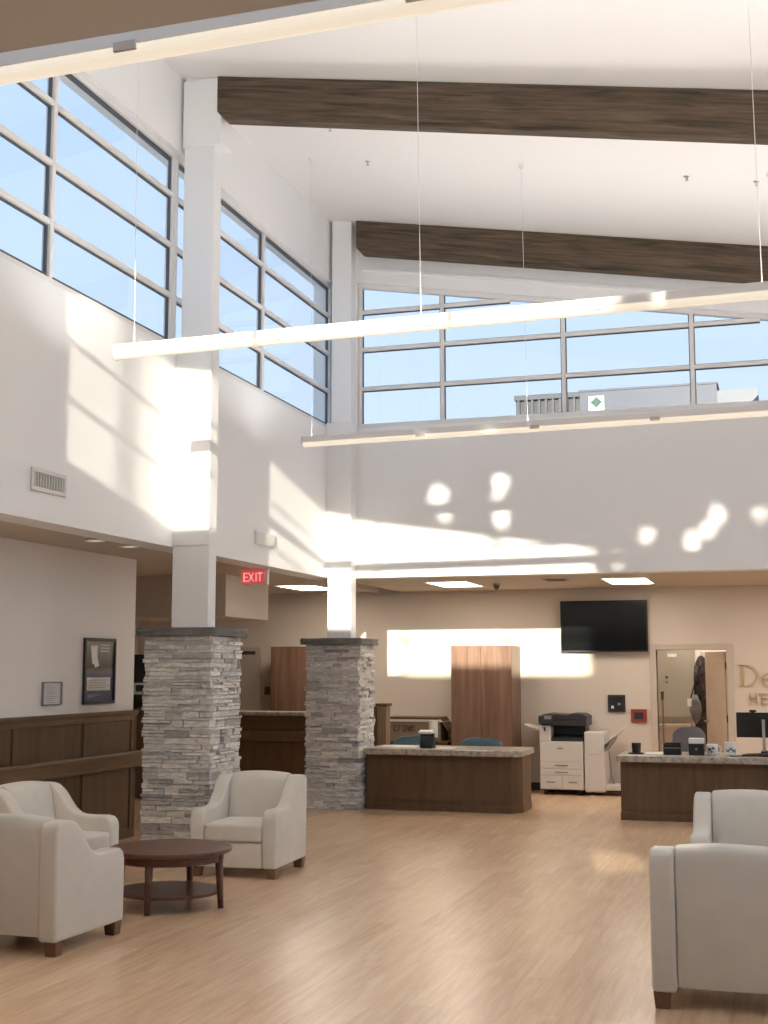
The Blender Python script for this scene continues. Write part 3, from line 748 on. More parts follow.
# ------------------------------------------------------------------ copier
def copier():
    y0, y1 = 18.13, 18.72
    t = thing('copier', 'white office copier with dark scanner top standing between the desks', 'copier', (-3.0, 18.4, 0))
    x0, x1 = -3.355, -2.745
    obj('body', B1(x0, x1, y0+.02, y1, .075, .74), 'offwhite', t, bevel=.006)
    bm = BM()
    for x in (x0+.07, x1-.07):
        for y in (y0+.08, y1-.08): frust(bm, (x, y, 0), (x, y, .08), .032, .032, 12)
    obj('casters', bm, 'black', t)
    def drawer(xa, xb, za, zb, hw=.09):
        d = obj('drawer', B1(xa+.003, xb-.003, y0, y0+.02, za+.003, zb-.003), 'offwhite', t, bevel=.004, seg=1)
        xm = (xa+xb)/2; obj('handle', B1(xm-hw, xm+hw, y0-.006, y0, (za+zb)/2-.008, (za+zb)/2+.010), 'mgrey', d)
    drawer(x0, x1, .36, .46); drawer(x0, x1, .27, .36)
    xm = x0+.31
    drawer(x0, xm, .085, .27, .06); drawer(xm, x1, .085, .27, .06)
    d = obj('front_door', B1(x0+.003, x1-.003, y0, y0+.02, .463, .737), 'offwhite', t, bevel=.004, seg=1)
    obj('logo_plate', B1(x0+.25, x0+.33, y0-.003, y0, .635, .655), 'mgrey', d)
    # left tower and dark output bay
    obj('left_tower', B1(x0, x0+.155, y0+.01, y1, .74, .96), 'offwhite', t, bevel=.006)
    obj('power_panel', B1(x0+.065, x0+.085, y0+.004, y0+.012, .88, .935), 'dgrey', t)
    obj('bay_back', B1(x0+.155, x1, y0+.28, y1, .74, .96), 'dgrey', t)
    bm = BM(); prism(bm, [(y0+.03, .742), (y0+.28, .742), (y0+.28, .83), (y0+.03, .775)], 'x', x0+.16, x1-.01); obj('output_tray', bm, 'dgrey', t, bevel=.006)
    # scanner and document feeder
    obj('scanner', B1(x0+.01, x1+.05, y0+.03, y1, .955, 1.03), 'dgrey', t, bevel=.012)
    bm = BM(); prism(bm, [(x0+.02, 1.03), (x1+.05, 1.03), (x1+.05, 1.09), (x1-.02, 1.125), (x1-.16, 1.13), (x1-.22, 1.11), (x0+.10, 1.125), (x0+.02, 1.11)], 'y', y0+.06, y1); obj('document_feeder', bm, 'dgrey', t, bevel=.012)
    p = obj('control_panel', B1(x0-.0, x0+.20, y0-.07, y0+.06, .985, 1.10), 'dgrey', t, bevel=.012)
    obj('display', B1(x0+.085, x0+.185, y0-.074, y0-.069, 1.05, 1.095), 'mgrey', p)
    # manual feed tray sticking out on the left
    bm = BM(); prism(bm, [(x0, .87), (x0, .90), (x0-.24, .975), (x0-.25, .955)], 'y', y0+.12, y1-.1); obj('bypass_tray', bm, 'offwhite', t, bevel=.004)
    # finisher
    f0, f1 = -2.73, -2.455
    f = obj('finisher', B1(f0, f1, y0+.03, y1, .05, .88), 'offwhite', t, bevel=.015)
    obj('finisher_panel', B1(f0+.004, f1-.004, y0+.02, y0+.03, .57, .865), 'offwhite', t, bevel=.006)
    obj('finisher_panel', B1(f0+.004, f1-.004, y0+.02, y0+.03, .07, .56), 'offwhite', t, bevel=.006)
    bm = BM(); prism(bm, [(f1, .70), (f1, .735), (f1+.24, .93), (f1+.255, .905)], 'y', y0+.08, y1-.06); obj('stacker_tray', bm, 'offwhite', t, bevel=.004)
    bm = BM(); prism(bm, [(f1, .60), (f1, .64), (f1+.12, .80), (f1+.135, .785)], 'y', y0+.08, y1-.06); obj('stacker_tray', bm, 'mgrey', t, bevel=.004)
    bm = BM(); box(bm, f1, f1+.33, y0+.10, y1-.10, .07, .15); obj('tray_foot', bm, 'offwhite', t, bevel=.01)
    bm = BM(); frust(bm, (f1+.22, y0+.15, 0), (f1+.22, y0+.15, .07), .028, .028, 10); frust(bm, (f0+.1, y0+.12, 0), (f0+.1, y0+.12, .06), .03, .03, 10); frust(bm, (f1+.22, y1-.2, 0), (f1+.22, y1-.2, .07), .028, .028, 10); obj('casters', bm, 'black', t)
    bm = BM(); tube(bm, [(f1+.03, y0+.3, .60), (f1+.05, y0+.25, .45), (f1+.06, y0+.28, .28), (f1+.10, y0+.26, .15)], .009); obj('cord', bm, 'mgrey', t)
copier()

# ------------------------------------------------------------------ panels on the rear wall
t = thing('control_panel', 'black square alarm panel on the rear wall right of the copier', 'panel', (-2.34, 18.79, 1.13))
obj('box', B1(-2.47, -2.22, 18.765, 18.80, 1.135, 1.38), 'dgrey', t, bevel=.006)
obj('face', B1(-2.445, -2.245, 18.760, 18.766, 1.16, 1.355), 'black', t)
bm = BM(); box(bm, -2.33, -2.285, 18.756, 18.76, 1.235, 1.265); obj('display', bm, 'teal', t)
bm = BM(); box(bm, -2.42, -2.385, 18.756, 18.76, 1.185, 1.225); obj('key', bm, 'paper', t)
t = thing('fire_alarm_panel', 'red framed fire alarm panel beside the storeroom door', 'panel', (-2.03, 18.79, .99))
obj('box', B1(-2.145, -1.92, 18.76, 18.80, .995, 1.18), 'red', t, bevel=.006)
obj('display', B1(-2.10, -1.965, 18.756, 18.76, 1.04, 1.135), 'dgrey', t)
t = thing('wall_plaque', 'small brown plaque on the wall left of the dark cabinet between the columns', 'plaque', (-7.7, 18.79, 1.38))
obj('plate', B1(-7.80, -7.58, 18.78, 18.80, 1.37, 1.46), 'panel', t, bevel=.004); obj('rim', B1(-7.82, -7.56, 18.785, 18.80, 1.35, 1.48), 'cabinet', t)

# wall lettering
t = thing('wall_lettering', 'raised gold letters on the rear wall at the right edge', 'sign', (-.3, 18.79, 1.26))
yl0, yl1 = 18.775, 18.80
def letter(segs_or_fn, mat='gold'):
    bm = BM(); segs_or_fn(bm); obj('letter', bm, mat, t)
def arc_poly(bm, cx, cz, rx, rz, ro, a0, a1, n=20, w=.03):
    for i in range(n):
        a, b = a0+(a1-a0)*i/n, a0+(a1-a0)*(i+1)/n
        wi = lambda q: w*(.45+.55*abs(math.cos(q)))
        pts = [(cx+rx*math.cos(a), cz+rz*math.sin(a)), (cx+rx*math.cos(b), cz+rz*math.sin(b)), (cx+(rx-wi(b))*math.cos(b), cz+(rz-wi(b))*math.sin(b)), (cx+(rx-wi(a))*math.cos(a), cz+(rz-wi(a))*math.sin(a))]
        prism(bm, pts, 'y', yl0, yl1)
def letD(bm):
    box(bm, -.605, -.570, yl0, yl1, 1.515, 1.80); box(bm, -.64, -.535, yl0, yl1, 1.505, 1.52); box(bm, -.64, -.535, yl0, yl1, 1.795, 1.81)
    arc_poly(bm, -.53, 1.6575, .155, .152, 0, -PI/2, PI/2, 20, .04)
def lete(bm):
    arc_poly(bm, -.235, 1.60, .098, .098, 0, .0, 5.5, 24, .032); box(bm, -.325, -.145, yl0, yl1, 1.60, 1.615)
letter(letD); letter(lete)
letter(lambda bm: strokes(bm, GL['H'], -.49, 1.275, .13, .018, yl0, yl1)); letter(lambda bm: strokes(bm, GL['E'], -.335, 1.275, .13, .018, yl0, yl1))

# ------------------------------------------------------------------ doors
t = thing('door_1', None, None, kind='structure')
obj('leaf', B1(-8.86, -7.97, 18.77, 18.80, 0, 2.02), 'doorp', t, bevel=.003, seg=1)
bm = BM(); box(bm, -8.95, -8.86, 18.76, 18.80, 0, 2.09); box(bm, -7.97, -7.88, 18.76, 18.80, 0, 2.09); box(bm, -8.86, -7.97, 18.76, 18.80, 2.03, 2.09); obj('frame', bm, 'trimp', t)
bm = BM(); box(bm, -8.86, -7.97, 18.765, 18.78, 1.975, 2.03); obj('closer', bm, 'dmetal', t)
bm = BM(); frust(bm, (-8.05, 18.77, 1.0), (-8.05, 18.71, 1.0), .012, .012, 8); box(bm, -8.16, -8.04, 18.70, 18.72, .99, 1.01); obj('lever_handle', bm, 'dmetal', t)
t = thing('door_2', None, None, kind='structure')
bm = BM(); w = .085
box(bm, DX0-w, DX0, 18.77, 18.97, 0, DZ+w); box(bm, DX1, DX1+w, 18.77, 18.97, 0, DZ+w); box(bm, DX0, DX1, 18.77, 18.97, DZ, DZ+w)
obj('frame', bm, 'trimp', t, bevel=.005, seg=1)
bm = BM(); ang = math.radians(111)
box(bm, 0, .90, -.022, .022, .01, DZ-.02, Matrix.Translation((DX1-.01, 18.99, 0)) @ Matrix.Rotation(ang, 4, 'Z')); lf = obj('leaf', bm, 'doorleaf', t, bevel=.003, seg=1)
bm = BM()
for z in (.22, 1.05, 1.80): box(bm, DX1-.025, DX1-.005, 18.95, 18.985, z-.05, z+.05)
obj('hinge', bm, 'dmetal', t)
bm = BM(); mt = Matrix.Translation((DX1-.01, 18.99, 0)) @ Matrix.Rotation(ang, 4, 'Z')
box(bm, .80, .86, .022, .07, .97, 1.0, mt); box(bm, .72, .86, .06, .075, .975, .995, mt); obj('lever_handle', bm, 'metal', lf)

# storeroom contents
t = thing('electrical_panel', 'tall grey electrical cabinet on the storeroom wall through the open door', 'electrical panel', (-1.7, 20.85, .95))
obj('box', B1(-2.02, -1.36, 20.78, 20.895, .98, 2.16), 'steel', t, bevel=.006)
d = obj('door', B1(-1.99, -1.39, 20.765, 20.78, 1.01, 2.13), 'steel', t, bevel=.004, seg=1)
bm = BM(); frust(bm, (-1.80, 20.765, 1.62), (-1.80, 20.75, 1.62), .022, .022, 12); box(bm, -1.81, -1.79, 20.75, 20.765, 1.53, 1.56); obj('latch', bm, 'dmetal', d)
obj('glint_patch', B1(-1.78, -1.64, 20.758, 20.765, 1.94, 1.99), 'paper', d)  # white patch standing in for a light reflection on the door
t = thing('hanging_coat', 'dark patterned coat hanging inside the storeroom beside the open door', 'coat', (-1.3, 20.2, .6))
def cloth(pts_w, x, y, mat, name, par, seed):
    rnd = random.Random(seed); bm = BM(); n = 20; rings = []
    for z, rx, ry in pts_w:
        rings.append([bm.verts.new((x + rx*(1+.12*math.sin(5*a+z*3)+.06*rnd.random())*math.cos(a), y+ry*(1+.2*math.sin(6*a))*math.sin(a), z)) for a in [2*PI*k/n for k in range(n)]])
    for a, b in zip(rings, rings[1:]):
        for k in range(n): bm.faces.new((a[k], a[(k+1) % n], b[(k+1) % n], b[k]))
    bm.faces.new(rings[0]); bm.faces.new(rings[-1])
    return obj(name, bm, mat, par, smooth=True)
cloth([(.62, .115, .08), (.8, .11, .09), (1.1, .095, .09), (1.4, .09, .09), (1.7, .088, .08), (1.84, .08, .06), (1.93, .045, .03), (1.955, .015, .01)], -1.235, 20.25, 'coat', 'body', t, 1)
cloth([(1.02, .04, .04), (1.35, .045, .05), (1.6, .045, .05), (1.80, .035, .04)], -1.30, 20.2, 'coat', 'sleeve', t, 2)
bm = BM(); tube(bm, [(-1.235, 20.25, 1.95), (-1.235, 20.25, 1.99), (-1.22, 20.25, 2.01), (-1.205, 20.25, 1.99)], .006); frust(bm, (-1.235, 20.25, 2.01), (-1.235, 20.9, 2.01), .008, .008, 8); obj('hook', bm, 'metal', t)
t = thing('hanging_bag', 'grey and black bag hanging in front of the dark coat in the storeroom', 'bag', (-1.33, 20.05, .9))
cloth([(.93, .01, .02), (1.0, .05, .045), (1.13, .085, .05), (1.24, .07, .05), (1.36, .02, .03)], -1.32, 20.04, 'coatg', 'body', t, 4)
bm = BM(); tube(bm, [(-1.40, 20.04, 1.28), (-1.31, 20.08, 1.6), (-1.25, 20.11, 1.80), (-1.24, 20.11, 1.80), (-1.28, 20.04, 1.28)], .01); obj('strap', bm, 'black', t)
bm = BM(); box(bm, -1.44, -1.38, 20.0, 20.06, 1.19, 1.31, None); obj('side_pocket', bm, 'paper', t)
t = thing('storeroom_table', 'low pale table in the storeroom behind the grey office chair', 'table', (-1.6, 20.5, 0))
obj('top', B1(-2.3, -1.42, 20.35, 20.76, .86, .90), 'doorleaf', t); obj('apron', B1(-2.26, -1.46, 20.38, 20.72, .60, .86), 'doorp', t)
for x in (-2.24, -1.48):
    for y in (20.40, 20.70): obj('leg', B1(x-.02, x+.02, y-.02, y+.02, 0, .60), 'doorp', t)
t = thing('broom', 'pale broom standing at the left jamb of the storeroom doorway', 'broom', (-1.72, 19.2, 0))
bm = BM(); frust(bm, (-1.72, 19.25, .28), (-1.745, 19.3, 1.32), .014, .014, 10); obj('handle', bm, 'postwood', t)
bm = BM(); frust(bm, (-1.745, 19.3, 1.30), (-1.747, 19.304, 1.42), .02, .024, 10); obj('grip', bm, 'dmetal', t)
bm = BM(); prism(bm, [(-1.87, 0), (-1.59, 0), (-1.66, .28), (-1.78, .28)], 'y', 19.2, 19.27); obj('bristles', bm, 'cardboard', t)

# ------------------------------------------------------------------ chairs behind the desks
def task_chair(label, x, y, rz, mat, group, zt, w, first={}):
    key = mat
    if key in first:
        src = first[key]; r = src.copy(); COL.objects.link(r); r.location = (x, y, 0); r.rotation_euler = (0, 0, rz); r['label'] = label
        for ch in list(src.children): c = ch.copy(); COL.objects.link(c); c.parent = r
        return r
    t = thing('office_chair', label, 'office chair', (x, y, 0), rz, group)
    hw = w/2; bm = BM()                  # back: rounded curved panel, faces +y (towards the sitter side is +y)
    nx, nz = 10, 8; z0 = zt-.42; G = []
    for j in range(nz+1):
        row = []
        for i in range(nx+1):
            u = -1+2*i/nx; v = j/nz
            ww = hw*(1 - .22*abs(2*v-1)**4); zz = z0 + (zt-z0)*v - .05*(u**4 if v > .5 else -u**4)*abs(2*v-1)
            row.append(bm.verts.new((u*ww, -.22 - .05*(1-u*u) - .03*v, zz)))
        G.append(row)
    for j in range(nz):
        for i in range(nx): bm.faces.new((G[j][i], G[j][i+1], G[j+1][i+1], G[j+1][i]))
    ex = bmesh.ops.solidify(bm, geom=bm.faces[:], thickness=.05)
    obj('backrest', bm, mat, t, smooth=True, world=False, bevel=.012)
    bm = BM(); box(bm, -.24, .24, -.22, .25, .44, .52); obj('seat', bm, mat, t, bevel=.03, seg=3, smooth=True, world=False)
    bm = BM(); tube(bm, [(0, -.28, z0+.1), (0, -.27, .46), (0, -.12, .42)], .022); obj('back_support', bm, 'black', t, world=False)
    bm = BM(); frust(bm, (0, 0, .09), (0, 0, .44), .03, .025, 14); obj('gas_post', bm, 'black', t, world=False)
    for k in range(5):
        a = 2*PI*k/5+.3; bm = BM(); c, s = math.cos(a), math.sin(a)
        frust(bm, (.02*c, .02*s, .10), (.30*c, .30*s, .07), .024, .016, 8); frust(bm, (.29*c-.012*s, .29*s+.012*c, .03), (.29*c+.012*s, .29*s-.012*c, .03), .03, .03, 12)
        obj('leg', bm, 'black', t, world=False)
    first[key] = t
    return t
task_chair('teal office chair behind the left desk, partly hidden by the tablet', -4.79, 16.95, 0, 'teal', 'teal office chairs', .86, .62)
task_chair('teal office chair behind the right end of the left desk', -3.87, 16.95, 0, 'teal', 'teal office chairs', .86, .62)
task_chair('grey office chair behind the right desk, in front of the storeroom doorway', -1.24, 17.1, math.radians(8), 'gchair', None, 1.03, .42)

# ------------------------------------------------------------------ on and behind the left desk
t = thing('tablet_stand', 'small black tablet with white back on a stand on the left desk', 'tablet', (-4.37, 15.8, .76))
bm = BM(); prism(bm, [(15.74, .775), (15.755, .772), (15.83, .935), (15.815, .94)], 'x', -4.44, -4.27); obj('screen', bm, 'screen', t, bevel=.004)
bm = BM(); prism(bm, [(15.78, .935), (15.90, .95), (15.90, .985), (15.78, .965)], 'x', -4.47, -4.29); obj('top_cover', bm, 'whitep', t, bevel=.008)
bm = BM(); prism(bm, [(15.745, .76), (15.92, .76), (15.92, .775), (15.88, .94), (15.84, .94), (15.76, .776)], 'x', -4.43, -4.28); obj('stand', bm, 'dgrey', t)
solo('paper_sheet', B1(-5.0, -4.55, 15.85, 16.15, .7605, .766), 'paper', 'white sheet of paper lying left of the tablet on the left desk', 'paper')
solo('paper_sheet', B1(-4.24, -4.02, 15.75, 16.0, .7605, .763), 'paper', 'white sheet of paper lying right of the tablet on the left desk', 'paper')
t = thing('credenza', 'low dark credenza under the cardboard carton along the rear wall', 'credenza', (-5.2, 18.5, 0))
obj('body', B1(-5.75, -4.72, 18.22, 18.78, 0, .68), 'panel', t); obj('top', B1(-5.78, -4.70, 18.18, 18.79, .68, .71), 'panel', t, bevel=.004)
t = thing('cardboard_carton', 'long brown cardboard carton with printed letters behind the left desk', 'box', (-5.2, 18.45, .71))
obj('body', B1(-5.65, -4.83, 18.24, 18.68, .71, .985), 'cardboard', t)
bm = BM(); prism(bm, [(-5.66, 1.02), (-4.83, 1.02), (-4.79, .985), (-5.66, .985)], 'y', 18.225, 18.69); obj('lid', bm, 'offwhite', t)
bm = BM(); box(bm, -5.67, -4.84, 18.22, 18.70, 1.02, 1.05); prism(bm, [(-4.84, 1.05), (-4.84, 1.02), (-4.73, .86), (-4.715, .875)], 'y', 18.26, 18.68); obj('flap', bm, 'panel', t)
bm = BM(); S5 = {'c': [(.5,.05,.1,.0),(.1,.0,0,.3),(0,.3,0,.7),(0,.7,.1,1),(.1,1,.5,.95)], 'r': [(0,0,0,1),(0,.8,.45,1)], 'o': [(.1,0,.5,0),(.5,0,.6,.5),(.6,.5,.5,1),(.5,1,.1,1),(.1,1,0,.5),(0,.5,.1,0)], 'w': [(0,1,.18,0),(.18,0,.35,.8),(.35,.8,.52,0),(.52,0,.7,1)], 'n': [(0,0,0,1),(0,.8,.3,1),(.3,1,.5,.8),(.5,.8,.5,0)]}
x = -5.53
for ch in 'crown': strokes(bm, S5[ch], x, .85, .075, .018, 18.236, 18.24); x += .068
obj('printed_letters', bm, 'ink', t)
t = thing('paper_roll', 'upright pale paper roll in front of the cardboard carton', 'roll', (-4.9, 18.13, 0))
bm = BM(); lathe(bm, [(.06, .77), (.068, .775), (.068, 1.005), (.06, 1.012), (.02, 1.012), (.02, 1.0)], (-4.90, 18.12, 0), 24); obj('roll', bm, 'offwhite', t)
bm = BM(); frust(bm, (-4.90, 18.12, 0), (-4.90, 18.12, .77), .03, .03, 16); frust(bm, (-4.90, 18.12, 0), (-4.90, 18.12, .02), .06, .06, 20); obj('stand', bm, 'mgrey', t)

# ------------------------------------------------------------------ on the right desk
ZD = .75
t = thing('tape_dispenser', 'small black tape dispenser at the left end of the right desk', 'tape dispenser', (-1.73, 15.62, ZD))
bm = BM(); lathe(bm, [(.10, 0), (.10, .012), (.06, .02)], (-1.73, 15.62, ZD), 24, 1, .7); obj('base', bm, 'black', t)
bm = BM(); lathe(bm, [(.052, .018), (.05, .03), (.056, .125), (.052, .13), (.02, .13), (.02, .12)], (-1.73, 15.62, ZD), 24); obj('holder', bm, 'black', t)
solo('paper_sheet', B1(-1.64, -1.42, 15.55, 15.85, ZD+.0005, ZD+.008), 'paper', 'white paper stack lying next to the black tape dispenser on the right desk', 'paper')
t = thing('desk_organizer', 'black low desk organizer on the right desk, left of the black cube', 'organizer', (-1.31, 15.62, ZD))
bm = BM(); x0, x1, y0, y1 = -1.41, -1.21, 15.56, 15.70
box(bm, x0, x1, y0, y0+.008, ZD, ZD+.12); box(bm, x0, x1, y1-.008, y1, ZD, ZD+.135); box(bm, x0, x0+.008, y0+.008, y1-.008, ZD, ZD+.13); box(bm, x1-.008, x1, y0+.008, y1-.008, ZD, ZD+.13); box(bm, x0+.008, x1-.008, y0+.008, y1-.008, ZD, ZD+.01)
obj('tray', bm, 'black', t); obj('divider', B1(x0+.008, x1-.008, 15.625, 15.632, ZD+.01, ZD+.125), 'dgrey', t); obj('front_strip', B1(x0+.005, x1-.005, y0-.003, y0, ZD+.075, ZD+.085), 'mgrey', t)
t = thing('card_printer', 'black cube with a white paper top on the right desk', 'printer', (-1.03, 15.62, ZD))
obj('body', B1(-1.12, -.945, 15.55, 15.70, ZD, ZD+.135), 'black', t, bevel=.008)
obj('top', B1(-1.12, -.945, 15.55, 15.70, ZD+.135, ZD+.195), 'whitep', t, bevel=.006)
obj('emblem', B1(-1.045, -1.02, 15.547, 15.55, ZD+.06, ZD+.085), 'mgrey', t)
t = thing('mug', 'white mug with dark marks on the right desk, nearest the black cube', 'mug', (-.85, 15.62, ZD))
bm = BM(); lathe(bm, [(.052, 0), (.058, .01), (.062, .125), (.060, .13), (.054, .13), (.052, .02)], (-.855, 15.62, ZD), 28); obj('cup', bm, 'whitep', t, smooth=True)
bm = BM(); tube(bm, [(-.80, 15.62, ZD+.105), (-.765, 15.62, ZD+.10), (-.755, 15.62, ZD+.065), (-.765, 15.62, ZD+.035), (-.80, 15.62, ZD+.03)], .009); obj('handle', bm, 'whitep', t, smooth=True)
bm = BM()
for dx, dz, r in ((-.025, .07, .018), (.012, .085, .014), (-.004, .045, .012)): frust(bm, (-.855+dx, 15.562, ZD+dz), (-.855+dx, 15.557, ZD+dz), r, r, 12)
obj('printed_marks', bm, 'dgrey', t)
t = thing('tissue_box', 'small white box with dark print on the right desk beside the monitor', 'box', (-.645, 15.62, ZD))
obj('box', B1(-.715, -.575, 15.58, 15.68, ZD, ZD+.155), 'whitep', t, bevel=.006)
bm = BM()
for a in (0, 1, 2): strokes(bm, [(0, 0, .35, .3), (0, .3, .35, 0)], -.695+.035*a, ZD+.045+.02*(a % 2), .09, .009, 15.577, 15.58)
obj('printed_marks', bm, 'dgrey', t)
t = thing('monitor', 'black computer monitor seen from behind at the right edge of the right desk', 'monitor', (-.3, 15.75, ZD))
obj('display', B1(-.58, .02, 15.76, 15.79, .955, 1.245), 'black', t, bevel=.006)
bm = BM(); prism(bm, [(15.70, .80), (15.715, .80), (15.735, 1.16), (15.72, 1.165)], 'x', -.292, -.258); obj('stand_neck', bm, 'metal', t)
obj('stand_hinge', B1(-.31, -.24, 15.72, 15.76, 1.10, 1.17), 'dgrey', t, bevel=.005)
bm = BM(); lathe(bm, [(.26, 0), (.26, .008), (.20, .022), (.05, .03), (.03, .06)], (-.27, 15.72, ZD), 36, 1, .42); obj('stand_base', bm, 'black', t)
obj('screen', B1(-.57, .01, 15.79, 15.792, .965, 1.235), 'screen', t)
t = thing('webcam', 'small black webcam clipped on top of the monitor', 'webcam', (-.39, 15.77, 1.245))
obj('body', B1(-.43, -.35, 15.76, 15.79, 1.25, 1.275), 'black', t, bevel=.006)
bm = BM(); prism(bm, [(15.75, 1.20), (15.758, 1.20), (15.758, 1.2475), (15.80, 1.2475), (15.80, 1.252), (15.75, 1.252)], 'x', -.41, -.37); obj('clip', bm, 'black', t)
t = thing('desk_cable', 'thin black cable trailing in front of the monitor on the right desk', 'cable', (-.5, 15.6, ZD))
bm = BM(); tube(bm, [(-.66, 15.50, ZD+.006), (-.60, 15.47, ZD+.006), (-.54, 15.52, ZD+.006), (-.48, 15.49, ZD+.006), (-.36, 15.53, ZD+.006), (-.2, 15.46, ZD+.006), (-.05, 15.52, ZD+.006)], .006); obj('cord', bm, 'black', t)

# dark display cabinet far down the corridor, left of the nearer stone column
t = thing('display_cabinet', 'dark tall cabinet glimpsed between the left wall end and the nearer stone column', 'cabinet', (-8.2, 16.5, 0))
obj('upper_case', B1(-9.6, -8.0, 16.05, 16.6, 1.32, 1.95), 'dgrey', t, bevel=.005)
obj('lower_case', B1(-9.6, -8.0, 16.02, 16.6, 0, 1.22), 'panel', t, bevel=.005)
obj('back_panel', B1(-9.6, -8.0, 16.5, 16.6, 1.22, 1.32), 'panel', t)
bm = BM(); box(bm, -8.62, -8.44, 16.03, 16.05, 1.40, 1.56); obj('notice', bm, 'paper', t)
bm = BM(); box(bm, -8.59, -8.47, 16.027, 16.03, 1.44, 1.53); obj('notice_picture', bm, 'dgrey', t)

# ------------------------------------------------------------------ rooftop unit outside the back windows
t = thing('rooftop_screen', 'blue-grey rooftop plant enclosure outside the back clerestory window', 'rooftop enclosure', (-3, 26, 4.2))
obj('panel_wall', B1(-3.72, -1.08, 25.0, 28.0, 4.2, 7.21), 'roofmetal', t)
bm = BM(); box(bm, -5.02, -3.72, 25.08, 28.0, 4.2, 7.20); obj('louvre_bay', bm, 'roofdark', t)
bm = BM()
for k in range(9): box(bm, -4.98+.14*k, -4.93+.14*k, 25.0, 25.08, 4.2, 7.15)
box(bm, -5.04, -3.72, 24.98, 25.09, 7.12, 7.22)
obj('louvre_slats', bm, 'roofslat', t)
bm = BM(); prism(bm, [(-1.08, 4.2), (-1.08, 7.08), (-.32, 7.10), (-.32, 6.95), (-.75, 6.5), (-.75, 4.2)], 'y', 25.05, 27.5); obj('end_cowl', bm, 'roofpale', t)
obj('parapet_cap', B1(-3.74, -1.06, 24.98, 28.0, 7.21, 7.25), 'roofmetal', t)
t = thing('warning_placard', 'white square placard with a dark diamond on the rooftop enclosure', 'sign', (-3.4, 24.99, 6.8))
obj('plate', B1(-3.54, -3.24, 24.975, 24.9995, 6.82, 7.11), 'paper', t)
bm = BM(); prism(bm, [(-3.39, 6.87), (-3.27, 6.985), (-3.39, 7.10), (-3.51, 6.985)], 'y', 24.97, 24.976); obj('diamond', bm, 'green', t)

# ------------------------------------------------------------------ tree outside the front that dapples the sunlight
SUN = Vector((-.17, 1, -.188))
def lit(x, z):
    """patches of the front glazing (plane y=2.2) that the crown leaves clear"""
    if x < -1.35 + .25*(6.1-z) and z < 6.32 - .145*(x+3.5): return True
    if x < .07 and z < 5.84: return True
    for cx, cz, rx, rz in ((-1.87, 6.50, .075, .09), (-1.78, 6.22, .04, .05), (-1.06, 6.65, .06, .13), (-1.1, 6.42, .035, .035), (-1.05, 6.18, .05, .11),
                           (.39, 5.62, .03, .12), (.76, 5.90, .08, .04), (.68, 5.72, .07, .03), (.84, 5.56, .04, .02), (1.27, 5.80, .035, .11), (1.46, 5.95, .055, .07), (1.58, 6.12, .035, .10), (2.05, 6.14, .03, .11)):
        if ((x-cx)/rx)**2 + ((z-cz)/rz)**2 < 1: return True
    return False
t = thing('tree', 'leafy tree outside the entrance whose crown dapples the sunlight on the back wall', 'tree', (2.6, -5.2, -.3))
bm = BM(); frust(bm, (2.6, -5.2, -.3), (2.5, -5.2, 4.6), .20, .14, 14)
for e in ((1.2, -5.2, 7.2), (3.4, -5.0, 7.6), (2.4, -5.4, 8.4)): frust(bm, (2.5, -5.2, 4.5), e, .09, .02, 8)
obj('trunk', bm, 'bark', t)
bm = BM(); rnd = random.Random(11); n = 0
while n < 36000:
    x, y, z = rnd.uniform(-1.75, 5.05), rnd.uniform(-5.9, -4.5), rnd.uniform(5.6, 9.0)
    if ((x-1.65)/3.4)**4 + ((z-7.3)/1.7)**4 > 1: continue
    d = Vector((rnd.gauss(0, 1), rnd.gauss(0, .5), rnd.gauss(0, 1))).normalized(); u = d.cross(Vector((0, 1, .2))).normalized()
    l, w = rnd.uniform(.05, .08), rnd.uniform(.03, .045); c = Vector((x, y, z))
    P = [c - d*l, c + u*w, c + d*l, c - u*w]
    bad = False
    for p in P + [c]:
        s = (2.2 - p.y); q = p + SUN*s
        if lit(q.x, q.z): bad = True; break
    n += 1
    if bad: continue
    bm.faces.new([bm.verts.new(p) for p in P])
me_leaf = obj('foliage', bm, 'leaf', t)

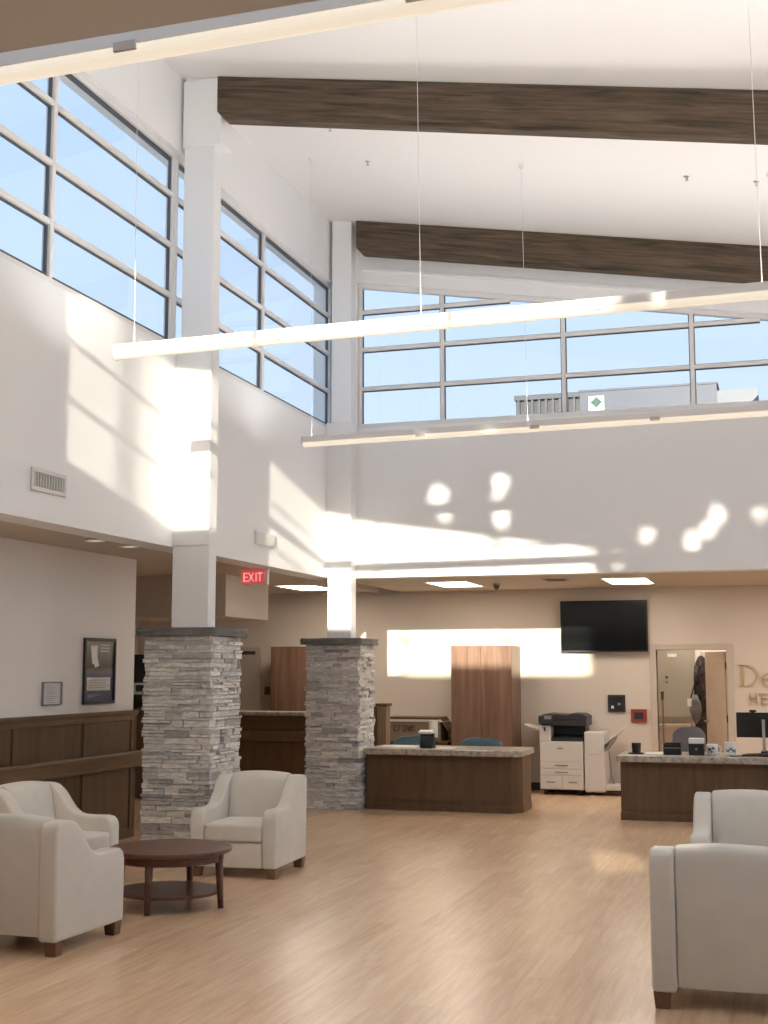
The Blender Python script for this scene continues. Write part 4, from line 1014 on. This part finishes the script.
# ------------------------------------------------------------------ light and camera
w = bpy.data.worlds.new('sky'); S.world = w; w.use_nodes = True
nt = w.node_tree; bg = nt.nodes['Background']
tc = nt.nodes.new('ShaderNodeTexCoord'); sp = nt.nodes.new('ShaderNodeSeparateXYZ'); L(nt, tc.outputs['Generated'], sp.inputs[0])
cr = nt.nodes.new('ShaderNodeValToRGB'); els = cr.color_ramp.elements
els[0].position, els[0].color = 0, (.42, .38, .33, 1); els[1].position, els[1].color = 1, (.24, .46, .90, 1)
for p, c in ((.47, (.55, .52, .48)), (.50, (.74, .83, .97)), (.62, (.61, .765, .98)), (.78, (.47, .67, .97))):
    e = els.new(p); e.color = (*c, 1)
mr = nt.nodes.new('ShaderNodeMapRange'); mr.inputs['From Min'].default_value = -1; mr.inputs['From Max'].default_value = 1
L(nt, sp.outputs['Z'], mr.inputs['Value']); L(nt, mr.outputs[0], cr.inputs['Fac']); L(nt, cr.outputs[0], bg.inputs['Color'])
bg.inputs['Strength'].default_value = .80
sun = bpy.data.lights.new('sun', 'SUN'); sun.energy = 7.5; sun.angle = math.radians(.53); sun.color = (1, .90, .72)
so = bpy.data.objects.new('sun', sun); COL.objects.link(so); so.rotation_euler = SUN.to_track_quat('-Z', 'Y').to_euler(); so.location = (4, -20, 12)

cam = bpy.data.cameras.new('camera'); cam.sensor_fit = 'VERTICAL'; cam.sensor_height = 36; cam.lens = 1280/1024*36; cam.clip_end = 500
co = bpy.data.objects.new('camera', cam); COL.objects.link(co)
pitch = math.atan(157/1280); yaw = math.atan(402/math.hypot(1280, 157))
co.location = (0, 0, 1.75); co.rotation_euler = (PI/2 + pitch, 0, yaw)
S.camera = co
S.view_settings.view_transform = 'Standard'; S.view_settings.look = 'None'; S.view_settings.exposure = .55; S.view_settings.gamma = 1
S.view_settings.use_curve_mapping = False
S.cycles.max_bounces = 12; S.cycles.diffuse_bounces = 6; S.cycles.transparent_max_bounces = 12
S.cycles.use_denoising = True
S.cycles.sample_clamp_indirect = 8
